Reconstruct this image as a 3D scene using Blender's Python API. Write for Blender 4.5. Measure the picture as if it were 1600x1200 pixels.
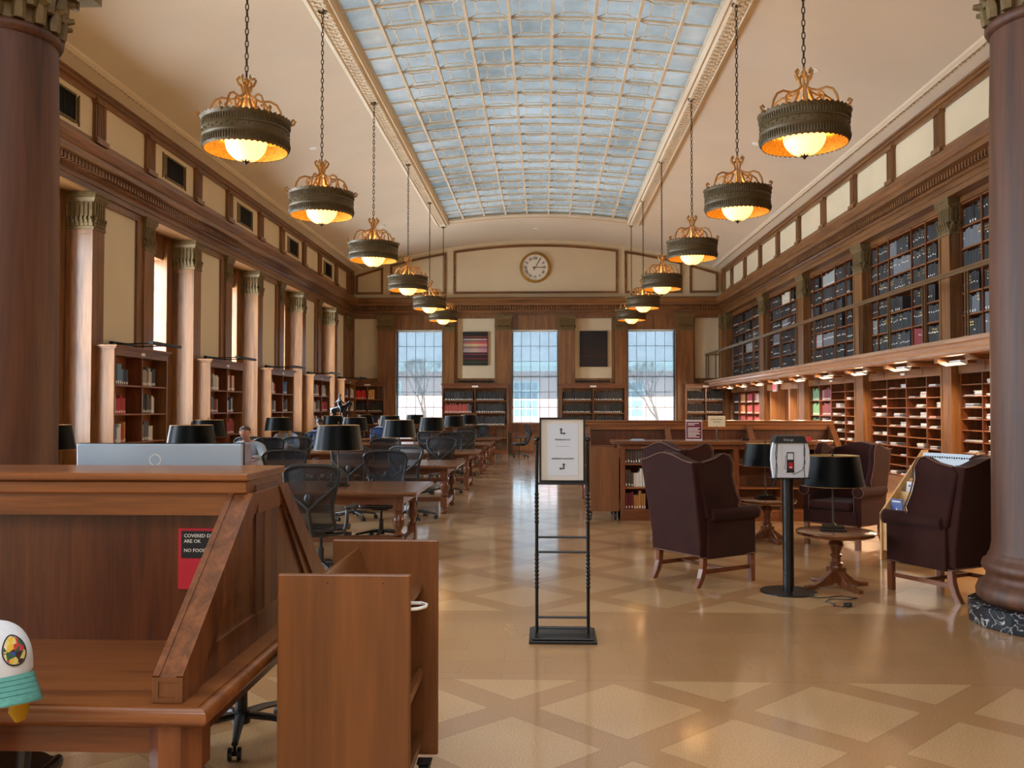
import bpy, bmesh, math, random
from mathutils import Matrix, Vector
random.seed(7)
PI = math.pi
for o in list(bpy.data.objects): bpy.data.objects.remove(o)
SC = bpy.context.scene; COL = SC.collection

# ---------------------------------------------------------------- camera
cam_d = bpy.data.cameras.new('camera'); cam = bpy.data.objects.new('camera', cam_d); COL.objects.link(cam)
cam.location = (0, 0, 1.62)
cam.rotation_euler = (math.radians(90 + 1.555), 0, math.radians(2.086))
cam_d.sensor_width = 36; cam_d.lens = 31.5; cam_d.clip_end = 300; cam_d.clip_start = .05
SC.camera = cam
# ---------------------------------------------------------------- view
SC.view_settings.view_transform = 'Standard'; SC.view_settings.look = 'None'
SC.view_settings.gamma = 1; SC.view_settings.use_curve_mapping = False
SC.view_settings.exposure = 0.62
cy = SC.cycles
cy.max_bounces = 8; cy.diffuse_bounces = 4; cy.glossy_bounces = 3; cy.transmission_bounces = 4; cy.transparent_max_bounces = 12
cy.caustics_reflective = False; cy.caustics_refractive = False
cy.sample_clamp_indirect = 3; cy.sample_clamp_direct = 0; cy.blur_glossy = .5
cy.use_denoising = True
# ---------------------------------------------------------------- sky
W = bpy.data.worlds.new('sky'); SC.world = W; W.use_nodes = True
nt = W.node_tree; nt.nodes.clear()
wo = nt.nodes.new('ShaderNodeOutputWorld'); wb = nt.nodes.new('ShaderNodeBackground')
wr = nt.nodes.new('ShaderNodeValToRGB'); ws = nt.nodes.new('ShaderNodeSeparateXYZ'); wt = nt.nodes.new('ShaderNodeTexCoord')
nt.links.new(wt.outputs['Generated'], ws.inputs[0]); nt.links.new(ws.outputs['Z'], wr.inputs[0])
wr.color_ramp.elements[0].color = (.93, .96, 1, 1); wr.color_ramp.elements[0].position = 0
wr.color_ramp.elements[1].color = (.84, .92, 1, 1); wr.color_ramp.elements[1].position = .9
nt.links.new(wr.outputs[0], wb.inputs[0]); wb.inputs[1].default_value = 3.8
nt.links.new(wb.outputs[0], wo.inputs[0])

def area(name, loc, rot, sx, sy, power, col=(1, 1, 1), spread=PI):
    d = bpy.data.lights.new(name, 'AREA'); d.shape = 'RECTANGLE'; d.size = sx; d.size_y = sy
    d.energy = power; d.color = col; d.spread = spread
    o = bpy.data.objects.new(name, d); o.location = loc; o.rotation_euler = rot; COL.objects.link(o); return o
BAY = 4.04; Y0L = 13.67
# daylight that stands just outside the tall windows of the left wall
for k in range(-3, 4):
    area('window_daylight', (-8.25, Y0L + BAY*k + 3.07, 2.9), (0, math.radians(-90), 0), 3.7, 1.5, 520, (.88, .94, 1))
# daylight outside the three windows of the far wall is the sky itself; two added fill lamps, out of view overhead, brighten the foreground
area('overhead_fill', (-.3, -4.5, 6.9), (0, 0, 0), 6, 6, 520, (.95, .96, 1))
area('overhead_fill', (-.3, 3.0, 7.35), (0, 0, 0), 5, 4.5, 70, (.95, .96, 1))

# ---------------------------------------------------------------- helpers
def lin(c):
    c = c/255; return c/12.92 if c <= .04045 else ((c + .055)/1.055)**2.4
def rgb(r, g, b): return (lin(r), lin(g), lin(b), 1)

class MB:
    def __init__(s): s.v = []; s.f = []; s.mi = []; s.mat = 0; s.M = Matrix.Identity(4)
    def add(s, vs, fs):
        o = len(s.v); M = s.M
        s.v += [tuple(M @ Vector(v)) for v in vs]
        s.f += [tuple(i + o for i in f) for f in fs]; s.mi += [s.mat]*len(fs); return s
    def box(s, x0, x1, y0, y1, z0, z1):
        return s.add([(x0,y0,z0),(x1,y0,z0),(x1,y1,z0),(x0,y1,z0),(x0,y0,z1),(x1,y0,z1),(x1,y1,z1),(x0,y1,z1)],
                     [(0,3,2,1),(4,5,6,7),(0,1,5,4),(1,2,6,5),(2,3,7,6),(3,0,4,7)])
    def frect(s, ax, u0, u1, v0, v1, w, d0, d1):
        # rectangular frame of four strips that only touch; plane normal along ax
        for a0, a1, b0, b1 in ((u0, u0 + w, v0, v1), (u1 - w, u1, v0, v1), (u0 + w, u1 - w, v0, v0 + w), (u0 + w, u1 - w, v1 - w, v1)):
            if ax == 'y': s.box(a0, a1, d0, d1, b0, b1)
            else: s.box(d0, d1, a0, a1, b0, b1)
        return s
    def prism(s, pts, ax, a, b):
        n = len(pts)
        def P(p, t):
            return {'x': (t, p[0], p[1]), 'y': (p[0], t, p[1]), 'z': (p[0], p[1], t)}[ax]
        vs = [P(p, a) for p in pts] + [P(p, b) for p in pts]
        return s.add(vs, [tuple(range(n))[::-1], tuple(range(n, 2*n))] + [(i, (i+1) % n, n + (i+1) % n, n + i) for i in range(n)])
    def cyl(s, p, q, r0, r1=None, n=12):
        r1 = r0 if r1 is None else r1
        p = Vector(p); q = Vector(q); d = (q - p).normalized()
        a = Vector((0, 0, 1)) if abs(d.z) < .9 else Vector((1, 0, 0))
        u = d.cross(a).normalized(); w = d.cross(u)
        vs = []
        for c, r in ((p, r0), (q, r1)):
            for i in range(n):
                t = 2*PI*i/n; vs.append(c + u*(r*math.cos(t)) + w*(r*math.sin(t)))
        return s.add(vs, [tuple(range(n)), tuple(range(2*n-1, n-1, -1))] + [(i, n+i, n+(i+1) % n, (i+1) % n) for i in range(n)])
    def lathe(s, prof, n=24, c=(0, 0, 0), closed=False, ph=0):
        vs = []; m = len(prof)
        for r, z in prof:
            for i in range(n):
                t = 2*PI*i/n + ph; vs.append((c[0] + r*math.cos(t), c[1] + r*math.sin(t), c[2] + z))
        fs = []
        for j in range(m - 1 + (1 if closed else 0)):
            k = (j + 1) % m
            for i in range(n): fs.append((j*n + i, j*n + (i+1) % n, k*n + (i+1) % n, k*n + i))
        if not closed:
            if prof[0][0] > 1e-5: fs.append(tuple(range(n))[::-1])
            if prof[-1][0] > 1e-5: fs.append(tuple(range((m-1)*n, m*n)))
        return s.add(vs, fs)
    def tube(s, path, r, n=8, closed=False, flat=None):
        P = [Vector(p) for p in path]; m = len(P); rs = r if isinstance(r, (list, tuple)) else [r]*m
        vs = []; up = None
        for i in range(m):
            if closed: d = P[(i+1) % m] - P[i-1]
            else: d = P[min(i+1, m-1)] - P[max(i-1, 0)]
            d.normalize()
            if up is None:
                a = Vector((0, 0, 1)) if abs(d.z) < .9 else Vector((1, 0, 0)); up = d.cross(a).normalized()
            up = (up - d*up.dot(d))
            up = up.normalized() if up.length > 1e-6 else d.orthogonal().normalized()
            w = d.cross(up)
            for j in range(n):
                t = 2*PI*j/n
                vs.append(P[i] + up*(rs[i]*math.cos(t)) + w*(rs[i]*(flat or 1)*math.sin(t)))
        fs = []
        for i in range(m - (0 if closed else 1)):
            k = (i + 1) % m
            for j in range(n): fs.append((i*n + j, k*n + j, k*n + (j+1) % n, i*n + (j+1) % n))
        if not closed: fs += [tuple(range(n)), tuple(range(m*n - 1, (m-1)*n - 1, -1))]
        return s.add(vs, fs)
    def sphere(s, c, r, n=12, sc=(1, 1, 1)):
        vs = [(c[0], c[1], c[2] + r*sc[2])]; m = n//2
        for j in range(1, m):
            t = PI*j/m
            for i in range(n):
                p = 2*PI*i/n; vs.append((c[0] + r*sc[0]*math.sin(t)*math.cos(p), c[1] + r*sc[1]*math.sin(t)*math.sin(p), c[2] + r*sc[2]*math.cos(t)))
        vs.append((c[0], c[1], c[2] - r*sc[2])); L = len(vs) - 1
        fs = [(0, 1 + i, 1 + (i+1) % n) for i in range(n)]
        for j in range(m - 2):
            a = 1 + j*n; b = a + n
            for i in range(n): fs.append((a + i, b + i, b + (i+1) % n, a + (i+1) % n))
        a = 1 + (m-2)*n
        fs += [(a + i, L, a + (i+1) % n) for i in range(n)]
        return s.add(vs, fs)
    def mesh(s, name, mats, smooth=False):
        me = bpy.data.meshes.new(name); me.from_pydata(s.v, [], s.f)
        mats = mats if isinstance(mats, (list, tuple)) else [mats]
        for m in mats: me.materials.append(m)
        if any(s.mi): me.polygons.foreach_set('material_index', s.mi)
        bm = bmesh.new(); bm.from_mesh(me); bmesh.ops.recalc_face_normals(bm, faces=bm.faces); bm.to_mesh(me); bm.free()
        if smooth:
            me.polygons.foreach_set('use_smooth', [True]*len(me.polygons)); me.set_sharp_from_angle(angle=math.radians(smooth if smooth is not True else 40))
        me.update(); return me
    def obj(s, name, mats, parent=None, smooth=False, bevel=0, seg=2, loc=None):
        o = bpy.data.objects.new(name, s.mesh(name, mats, smooth)); COL.objects.link(o)
        if parent: o.parent = parent
        if loc: o.location = loc
        if bevel:
            b = o.modifiers.new('bevel', 'BEVEL'); b.width = bevel; b.segments = seg; b.limit_method = 'ANGLE'; b.angle_limit = math.radians(35)
        return o

def tag(o, label=None, cat=None, group=None, kind=None):
    if label: o['label'] = label
    if cat: o['category'] = cat
    if group: o['group'] = group
    if kind: o['kind'] = kind
    return o
def thing(name, label, cat, loc=(0, 0, 0), rz=0, group=None, kind=None):
    o = bpy.data.objects.new(name, None); COL.objects.link(o); o.location = loc; o.rotation_euler = (0, 0, rz)
    o.empty_display_size = .1
    return tag(o, label, cat, group, kind)
def struct(o): o['kind'] = 'structure'; return o
def dup(root, loc=None, rz=None, label=None, group=None):
    r = root.copy(); COL.objects.link(r)
    if loc is not None: r.location = loc
    if rz is not None: r.rotation_euler = (0, 0, rz)
    if label: r['label'] = label
    if group: r['group'] = group
    for ch in list(root.children):
        c = ch.copy(); COL.objects.link(c); c.parent = r
        for g in list(ch.children):
            d = g.copy(); COL.objects.link(d); d.parent = c
    return r
def T(x, y, z, rz=0, rx=0, ry=0): return Matrix.Translation((x, y, z)) @ Matrix.Rotation(rz, 4, 'Z') @ Matrix.Rotation(ry, 4, 'Y') @ Matrix.Rotation(rx, 4, 'X')
ORD = ['first', 'second', 'third', 'fourth', 'fifth', 'sixth', 'seventh', 'eighth', 'ninth', 'tenth', 'eleventh', 'twelfth']

# ---------------------------------------------------------------- materials
def newmat(name):
    m = bpy.data.materials.new(name); m.use_nodes = True; n = m.node_tree
    return m, n, n.nodes['Principled BSDF']
def mat(name, c, rough=.5, metal=0, spec=.5, coat=0, noise=0, nscale=8, bump=0, bscale=60, emit=None, estr=0, sheen=0):
    m, n, b = newmat(name)
    b.inputs['Base Color'].default_value = c; b.inputs['Roughness'].default_value = rough
    b.inputs['Metallic'].default_value = metal; b.inputs['Specular IOR Level'].default_value = spec
    b.inputs['Coat Weight'].default_value = coat; b.inputs['Sheen Weight'].default_value = sheen
    if emit: b.inputs['Emission Color'].default_value = emit; b.inputs['Emission Strength'].default_value = estr
    tc = n.nodes.new('ShaderNodeTexCoord')
    if noise:
        t = n.nodes.new('ShaderNodeTexNoise'); t.inputs['Scale'].default_value = nscale; t.inputs['Detail'].default_value = 6
        r = n.nodes.new('ShaderNodeValToRGB'); e = r.color_ramp.elements
        e[0].position = .3; e[1].position = .7
        e[0].color = tuple(x*(1 - noise) for x in c[:3]) + (1,); e[1].color = tuple(min(1, x*(1 + noise)) for x in c[:3]) + (1,)
        n.links.new(tc.outputs['Object'], t.inputs[0]); n.links.new(t.outputs[0], r.inputs[0]); n.links.new(r.outputs[0], b.inputs['Base Color'])
    if bump:
        t = n.nodes.new('ShaderNodeTexNoise'); t.inputs['Scale'].default_value = bscale; t.inputs['Detail'].default_value = 3
        p = n.nodes.new('ShaderNodeBump'); p.inputs['Strength'].default_value = bump; p.inputs['Distance'].default_value = .01
        n.links.new(tc.outputs['Object'], t.inputs[0]); n.links.new(t.outputs[0], p.inputs['Height']); n.links.new(p.outputs[0], b.inputs['Normal'])
    return m
def wood(name, c1, c2, axis='z', scale=9, rough=.35, coat=.2, stretch=.06, contrast=.22):
    m, n, b = newmat(name)
    tc = n.nodes.new('ShaderNodeTexCoord'); mp = n.nodes.new('ShaderNodeMapping')
    s = [scale]*3; s['xyz'.index(axis)] = scale*stretch; mp.inputs['Scale'].default_value = s
    t = n.nodes.new('ShaderNodeTexNoise'); t.inputs['Scale'].default_value = 1; t.inputs['Detail'].default_value = 5; t.inputs['Distortion'].default_value = 1.4
    t2 = n.nodes.new('ShaderNodeTexNoise'); t2.inputs['Scale'].default_value = 9; t2.inputs['Detail'].default_value = 3
    mx = n.nodes.new('ShaderNodeMath'); mx.operation = 'MULTIPLY_ADD'; mx.inputs[1].default_value = .45
    r = n.nodes.new('ShaderNodeValToRGB'); e = r.color_ramp.elements
    e[0].color = c1; e[1].color = c2; e[0].position = .73 - contrast; e[1].position = .73 + contrast
    n.links.new(tc.outputs['Object'], mp.inputs[0]); n.links.new(mp.outputs[0], t.inputs[0]); n.links.new(mp.outputs[0], t2.inputs[0])
    n.links.new(t2.outputs[0], mx.inputs[0]); n.links.new(t.outputs[0], mx.inputs[2]); n.links.new(mx.outputs[0], r.inputs[0])
    n.links.new(r.outputs[0], b.inputs['Base Color'])
    p = n.nodes.new('ShaderNodeBump'); p.inputs['Strength'].default_value = .12; p.inputs['Distance'].default_value = .002
    n.links.new(mx.outputs[0], p.inputs['Height']); n.links.new(p.outputs[0], b.inputs['Normal'])
    b.inputs['Roughness'].default_value = rough; b.inputs['Coat Weight'].default_value = coat; b.inputs['Coat Roughness'].default_value = .2
    return m
M = {}
OAK = (rgb(90, 56, 27), rgb(142, 96, 52))
CHERRY = (rgb(84, 42, 20), rgb(124, 70, 36))
for a in 'xyz':
    M['oak_' + a] = wood('oak_' + a, *OAK, axis=a, scale=7)
    M['cherry_' + a] = wood('cherry_' + a, *CHERRY, axis=a, scale=9, rough=.3, coat=.35)
M['column'] = wood('column_wood', rgb(58, 32, 18), rgb(98, 58, 35), axis='z', scale=4, rough=.55, coat=.0)
M['shelf'] = wood('shelf_wood', rgb(110, 60, 28), rgb(152, 92, 46), axis='y', scale=7, rough=.4)
M['shelf_x'] = wood('shelf_wood_x', rgb(110, 60, 28), rgb(152, 92, 46), axis='x', scale=7, rough=.4)
M['maple'] = wood('maple', rgb(196, 150, 92), rgb(222, 182, 124), axis='z', scale=6, rough=.4)
M['cream'] = mat('cream_plaster', rgb(214, 200, 170), .85, noise=.03, nscale=1.5)
M['plaster'] = mat('ceiling_plaster', rgb(205, 192, 172), .9, noise=.04, nscale=.6)
M['ornament'] = mat('ornament_plaster', rgb(212, 198, 174), .8, bump=.5, bscale=30)
M['gilt'] = mat('aged_gilt', rgb(112, 92, 56), .6, .2, noise=.25, nscale=14, bump=.3, bscale=40)
M['bronze'] = mat('aged_bronze', rgb(86, 68, 34), .5, .2, noise=.12, nscale=40, bump=.04, bscale=90)
M['iron'] = mat('dark_iron', rgb(64, 52, 38), .5, .6)
M['brass'] = mat('brass', rgb(186, 146, 70), .3, .9)
M['black'] = mat('black_metal', rgb(22, 22, 23), .35, .3)
M['plastic'] = mat('black_plastic', rgb(26, 28, 31), .45)
M['castgrey'] = mat('graphite_plastic', rgb(28, 30, 33), .4, 0)
M['shade'] = mat('lamp_shade_black', rgb(5, 7, 7), .38, 0, spec=.08)
M['shadein'] = mat('lamp_shade_lining', rgb(190, 170, 120), .6)
M['velvet'] = mat('maroon_velvet', rgb(44, 15, 9), .85, spec=.2, sheen=.04, noise=.2, nscale=5)
M['piping'] = mat('piping', rgb(104, 66, 50), .6, bump=1, bscale=200)
M['white'] = mat('white_paint', rgb(232, 232, 228), .4)
M['paper'] = mat('paper', rgb(226, 224, 216), .8, noise=.06, nscale=30)
M['greypaper'] = mat('grey_paper', rgb(168, 168, 166), .8, noise=.2, nscale=40)
M['label'] = mat('white_label', rgb(230, 228, 220), .7)
M['bowl'] = mat('glowing_glass_bowl', rgb(255, 240, 200), .4, emit=(1, .50, .14, 1), estr=2.1)
M['marble'] = None
# dark veined marble
m, n, b = newmat('dark_marble'); tc = n.nodes.new('ShaderNodeTexCoord'); t = n.nodes.new('ShaderNodeTexNoise')
t.inputs['Scale'].default_value = 5; t.inputs['Detail'].default_value = 8; t.inputs['Distortion'].default_value = 2
r = n.nodes.new('ShaderNodeValToRGB'); e = r.color_ramp.elements; e[0].position = .485; e[0].color = rgb(28, 36, 42); e[1].position = .5; e[1].color = rgb(190, 190, 186)
x = e.new(.515); x.color = rgb(30, 38, 46)
n.links.new(tc.outputs['Object'], t.inputs[0]); n.links.new(t.outputs[0], r.inputs[0]); n.links.new(r.outputs[0], b.inputs['Base Color']); b.inputs['Roughness'].default_value = .15
M['marble'] = m
# clear pane and scrim
def glassy(name, col, transp, rough=.05):
    m, n, b = newmat(name); out = n.nodes['Material Output']
    tr = n.nodes.new('ShaderNodeBsdfTransparent'); tr.inputs[0].default_value = col; mx = n.nodes.new('ShaderNodeMixShader')
    b.inputs['Roughness'].default_value = rough; b.inputs['Base Color'].default_value = col
    mx.inputs[0].default_value = transp; n.links.new(b.outputs[0], mx.inputs[1]); n.links.new(tr.outputs[0], mx.inputs[2]); n.links.new(mx.outputs[0], out.inputs[0])
    return m
M['glass'] = glassy('window_glass', (.93, .97, 1, 1), .92)
M['acrylic'] = glassy('clear_acrylic', (.9, .9, .92, 1), .6)
M['chairmesh'] = glassy('chair_mesh', rgb(30, 31, 35), .3, .8)
M['chairmesh'].node_tree.nodes['Transparent BSDF'].inputs[0].default_value = (.8, .82, .86, 1)
m, n, b = newmat('roller_scrim'); out = n.nodes['Material Output']
tr = n.nodes.new('ShaderNodeBsdfTransparent'); tr.inputs[0].default_value = (.60, .63, .64, 1); tl = n.nodes.new('ShaderNodeBsdfTranslucent'); tl.inputs[0].default_value = (.3, .32, .33, 1)
mx = n.nodes.new('ShaderNodeMixShader'); mx.inputs[0].default_value = .22; n.links.new(tr.outputs[0], mx.inputs[1]); n.links.new(tl.outputs[0], mx.inputs[2]); n.links.new(mx.outputs[0], out.inputs[0])
M['scrim'] = m
# obscured roof glass, lit by the sky above it
m, n, b = newmat('obscured_roof_glass'); out = n.nodes['Material Output']
tc = n.nodes.new('ShaderNodeTexCoord'); t = n.nodes.new('ShaderNodeTexNoise'); t.inputs['Scale'].default_value = .35; t.inputs['Detail'].default_value = 7; t.inputs['Roughness'].default_value = .75
r = n.nodes.new('ShaderNodeValToRGB'); e = r.color_ramp.elements; e[0].position = .32; e[0].color = (.040, .045, .044, 1); e[1].position = .66; e[1].color = (.104, .113, .114, 1)
tl = n.nodes.new('ShaderNodeBsdfTranslucent'); gl = n.nodes.new('ShaderNodeBsdfGlossy'); gl.inputs['Roughness'].default_value = .25; mx = n.nodes.new('ShaderNodeMixShader'); mx.inputs[0].default_value = .08
n.links.new(tc.outputs['Object'], t.inputs[0]); n.links.new(t.outputs[0], r.inputs[0]); n.links.new(r.outputs[0], tl.inputs[0])
n.links.new(tl.outputs[0], mx.inputs[1]); n.links.new(gl.outputs[0], mx.inputs[2]); n.links.new(mx.outputs[0], out.inputs[0])
M['roofglass'] = m
# gold lining of the chandelier drum
M['goldin'] = mat('gilded_lining', rgb(236, 170, 50), .5, .2, noise=.3, nscale=40, bump=.8, bscale=50)
M['goldleaf'] = mat('gilt_iron_scroll', rgb(156, 114, 58), .5, .3)

# cork floor with bands and squares set on the diagonal
def floor_material():
    m, n, b = newmat('cork_floor'); L = n.links.new
    def N(t): return n.nodes.new(t)
    def math_(op, a, c=None, v=None):
        q = N('ShaderNodeMath'); q.operation = op
        for i, s in enumerate((a, c)):
            if s is None: continue
            if isinstance(s, (int, float)): q.inputs[i].default_value = s
            else: L(s, q.inputs[i])
        return q.outputs[0]
    tc = N('ShaderNodeTexCoord'); sp = N('ShaderNodeSeparateXYZ'); L(tc.outputs['Object'], sp.inputs[0])
    X, Y = sp.outputs[0], sp.outputs[1]
    P = 1.155
    xs = math_('SUBTRACT', X, FX); ys = math_('SUBTRACT', Y, FY)
    def cell(v):
        f = math_('FRACT', math_('ADD', math_('DIVIDE', v, P), 100.5))
        return math_('ABSOLUTE', math_('SUBTRACT', f, .5))
    a = cell(math_('ADD', xs, ys)); c = cell(math_('SUBTRACT', xs, ys))
    mx = math_('MAXIMUM', a, c)
    sq = math_('LESS_THAN', mx, .447/P)
    line = math_('LESS_THAN', math_('ABSOLUTE', math_('SUBTRACT', mx, .447/P)), .0035)
    pat = math_('ADD', math_('LESS_THAN', Y, 5.40), math_('GREATER_THAN', Y, 7.2))
    edge = math_('LESS_THAN', math_('ABSOLUTE', math_('SUBTRACT', math_('ABSOLUTE', math_('SUBTRACT', Y, 6.30)), .90)), .004)
    sq = math_('MULTIPLY', sq, pat); line = math_('MAXIMUM', math_('MULTIPLY', line, pat), edge)
    # tiles of the plain border
    no = N('ShaderNodeTexNoise'); no.inputs['Scale'].default_value = 120; no.inputs['Detail'].default_value = 4; L(tc.outputs['Object'], no.inputs[0])
    nb = N('ShaderNodeTexNoise'); nb.inputs['Scale'].default_value = 1.3; nb.inputs['Detail'].default_value = 3; L(tc.outputs['Object'], nb.inputs[0])
    br = N('ShaderNodeTexBrick'); br.inputs['Scale'].default_value = .95; br.inputs['Mortar Size'].default_value = .003; br.inputs['Color1'].default_value = (1, 1, 1, 1); br.inputs['Color2'].default_value = (.86, .84, .82, 1); br.inputs['Mortar'].default_value = (.6, .55, .5, 1)
    L(tc.outputs['Object'], br.inputs[0])
    mixc = N('ShaderNodeMix'); mixc.data_type = 'RGBA'; L(sq, mixc.inputs['Factor'])
    mixc.inputs['A'].default_value = rgb(192, 149, 102); mixc.inputs['B'].default_value = rgb(214, 176, 128)
    sp2 = N('ShaderNodeMix'); sp2.data_type = 'RGBA'; sp2.blend_type = 'MULTIPLY'; sp2.inputs['Factor'].default_value = 1
    rr = N('ShaderNodeValToRGB'); rr.color_ramp.elements[0].position = .35; rr.color_ramp.elements[0].color = (.68, .62, .55, 1); rr.color_ramp.elements[1].position = .6; rr.color_ramp.elements[1].color = (1.0, 1.0, 1.0, 1)
    L(no.outputs[0], rr.inputs[0]); L(mixc.outputs['Result'], sp2.inputs['A']); L(rr.outputs[0], sp2.inputs['B'])
    m3 = N('ShaderNodeMix'); m3.data_type = 'RGBA'; m3.blend_type = 'MULTIPLY'; L(math_('MULTIPLY', math_('SUBTRACT', 1, pat), .5), m3.inputs['Factor'])
    L(sp2.outputs['Result'], m3.inputs['A']); L(br.outputs['Color'], m3.inputs['B'])
    m4 = N('ShaderNodeMix'); m4.data_type = 'RGBA'; m4.blend_type = 'MULTIPLY'
    L(math_('MULTIPLY', line, .45), m4.inputs['Factor']); L(m3.outputs['Result'], m4.inputs['A']); m4.inputs['B'].default_value = (.3, .2, .12, 1)
    L(m4.outputs['Result'], b.inputs['Base Color'])
    rg = N('ShaderNodeMapRange'); rg.inputs['To Min'].default_value = .24; rg.inputs['To Max'].default_value = .36; L(nb.outputs[0], rg.inputs['Value']); L(rg.outputs[0], b.inputs['Roughness'])
    b.inputs['Specular IOR Level'].default_value = .5; b.inputs['Coat Weight'].default_value = 1; b.inputs['Coat Roughness'].default_value = .1
    nw = N('ShaderNodeTexNoise'); nw.inputs['Scale'].default_value = 3.5; nw.inputs['Detail'].default_value = 2; L(tc.outputs['Object'], nw.inputs[0])
    bp = N('ShaderNodeBump'); bp.inputs['Strength'].default_value = .12; bp.inputs['Distance'].default_value = .005; L(nw.outputs[0], bp.inputs['Height'])
    L(bp.outputs[0], b.inputs['Normal']); L(bp.outputs[0], b.inputs['Coat Normal'])
    return m
FX, FY = .404, 4.89
# ================================================================ THE ROOM
XC = -.27; XL = -7.08; XR = 6.48; YB = 32.5; YF = -8.0; ZC = 7.75; RV = 20.0
def vault(x): return ZC - (x - XC)**2/(2*RV)
TRIM = [0]
def trim(mb, m, bevel=0, smooth=False):
    TRIM[0] += 1; o = mb.obj('trim_%d' % TRIM[0], m, bevel=bevel, smooth=smooth); return struct(o)
# floor
struct(MB().box(-8.6, 7.6, YF, YB + .3, -.2, 0).obj('floor', floor_material()))
# walls
wl = MB(); wl.box(-8.4, -7.2, YF, Y0L + BAY*-6 , 0, 5)
piers = [Y0L + BAY*k for k in range(-5, 5)]
for y in piers:
    wl.box(-7.9, -7.12, y + .012, y + 2.188, 0, 4.999)              # solid pier
    if y + 4.04 < YB + 1:
        wl.box(-7.95, -7.84, y + 2.2, y + 4.04, 0, 1.0)
        wl.box(-7.95, -7.84, y + 2.2, y + 4.04, 4.6, 5.0)
wl.box(XL - .9, XL, YF, YB, 5.7, 6.95)
struct(wl.obj('wall_left', M['cream']))
wr_ = MB(); wr_.box(XR, XR + .9, YF, YB, 5.06, 6.95); wr_.box(7.05, 7.4, YF, YB, 0, 5.0)
struct(wr_.obj('wall_right', M['cream']))
WINB = [(-5.40, -3.72), (-1.18, .49), (3.01, 4.70)]
wbk = MB()
xs = [-8.2] + [x for w in WINB for x in w] + [7.3]
for a, b_ in zip(xs[::2], xs[1::2]): wbk.box(a, b_, YB, YB + .35, 0, 5.0)
for a, b_ in WINB: wbk.box(a, b_, YB, YB + .35, 0, 1.08); wbk.box(a, b_, YB, YB + .35, 4.47, 5.0)
n = 40; pts = [(-8.2, 5.0), (7.3, 5.0)] + [(7.3 - 15.5*i/n, vault(7.3 - 15.5*i/n) + .15) for i in range(n + 1)]
wbk.prism(pts, 'y', YB, YB + .35)
struct(wbk.obj('wall_back', M['cream']))
pts = [(-8.2, 0), (7.3, 0)] + pts[2:]
struct(MB().prism(pts, 'y', YF - .3, YF).obj('wall_behind', M['cream']))
# barrel ceiling with a long roof light
SX0, SX1, SY0, SY1 = -3.02, 2.60, -2.0, 28.0
ce = MB()
def ceil_seg(x0, x1, y0, y1, k):
    for i in range(k):
        a = x0 + (x1 - x0)*i/k; b_ = x0 + (x1 - x0)*(i+1)/k
        ce.prism([(a, vault(a)), (b_, vault(b_)), (b_, vault(b_) + .12), (a, vault(a) + .12)], 'y', y0, y1)
def ceil_grid(x0, x1, y0, y1, k):
    vs = []; fs = []
    for i in range(k + 1):
        x = x0 + (x1 - x0)*i/k; vs += [(x, y0, vault(x)), (x, y1, vault(x)), (x, y0, vault(x) + .12), (x, y1, vault(x) + .12)]
    for i in range(k):
        o = 4*i; fs += [(o, o+1, o+5, o+4), (o+2, o+6, o+7, o+3), (o, o+4, o+6, o+2), (o+1, o+3, o+7, o+5)]
    o = 4*k; fs += [(0, 2, 3, 1), (o, o+1, o+3, o+2)]
    ce.add(vs, fs)
ceil_grid(-7.5, SX0, YF, YB, 24); ceil_grid(SX1, 6.9, YF, YB, 24)
ceil_grid(SX0, SX1, YF, SY0, 24); ceil_grid(SX0, SX1, SY1, YB, 24)
struct(ce.obj('ceiling', M['plaster'], smooth=20))
# roof light: moulded frame, ribs, glass
sky = thing('skylight', None, None, kind='structure')
fr = MB()
def frame_prof(side):
    e = SX0 if side < 0 else SX1; s = side; z = vault(e)
    P = [(0.02, .06), (.02, -.05), (.06, -.10), (.10, -.08), (.13, -.13), (.33, -.11), (.36, -.14), (.42, -.10), (.47, -.06), (.50, .0), (.50, .1)]
    return [(e + s*p, z + q) for p, q in P]
fr.prism(frame_prof(-1), 'y', SY0 - .3, SY1 + .45); fr.prism(frame_prof(1), 'y', SY0 - .3, SY1 + .45)
for i in range(24):
    a = SX0 + (SX1 - SX0)*i/24; b_ = SX0 + (SX1 - SX0)*(i+1)/24
    for dy0, dy1, dz in ((0, .10, -.06), (.10, .36, -.035), (.36, .45, -.07)):
        fr.add([(a, SY1 + dy0, vault(a) + .02), (b_, SY1 + dy0, vault(b_) + .02), (b_, SY1 + dy1, vault(b_) + .02), (a, SY1 + dy1, vault(a) + .02),
                (a, SY1 + dy0, vault(a) + dz), (b_, SY1 + dy0, vault(b_) + dz), (b_, SY1 + dy1, vault(b_) + dz), (a, SY1 + dy1, vault(a) + dz)],
               [(0,1,2,3), (4,7,6,5), (0,4,5,1), (2,6,7,3)])
o = fr.obj('frame', M['ornament'], sky)
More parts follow.
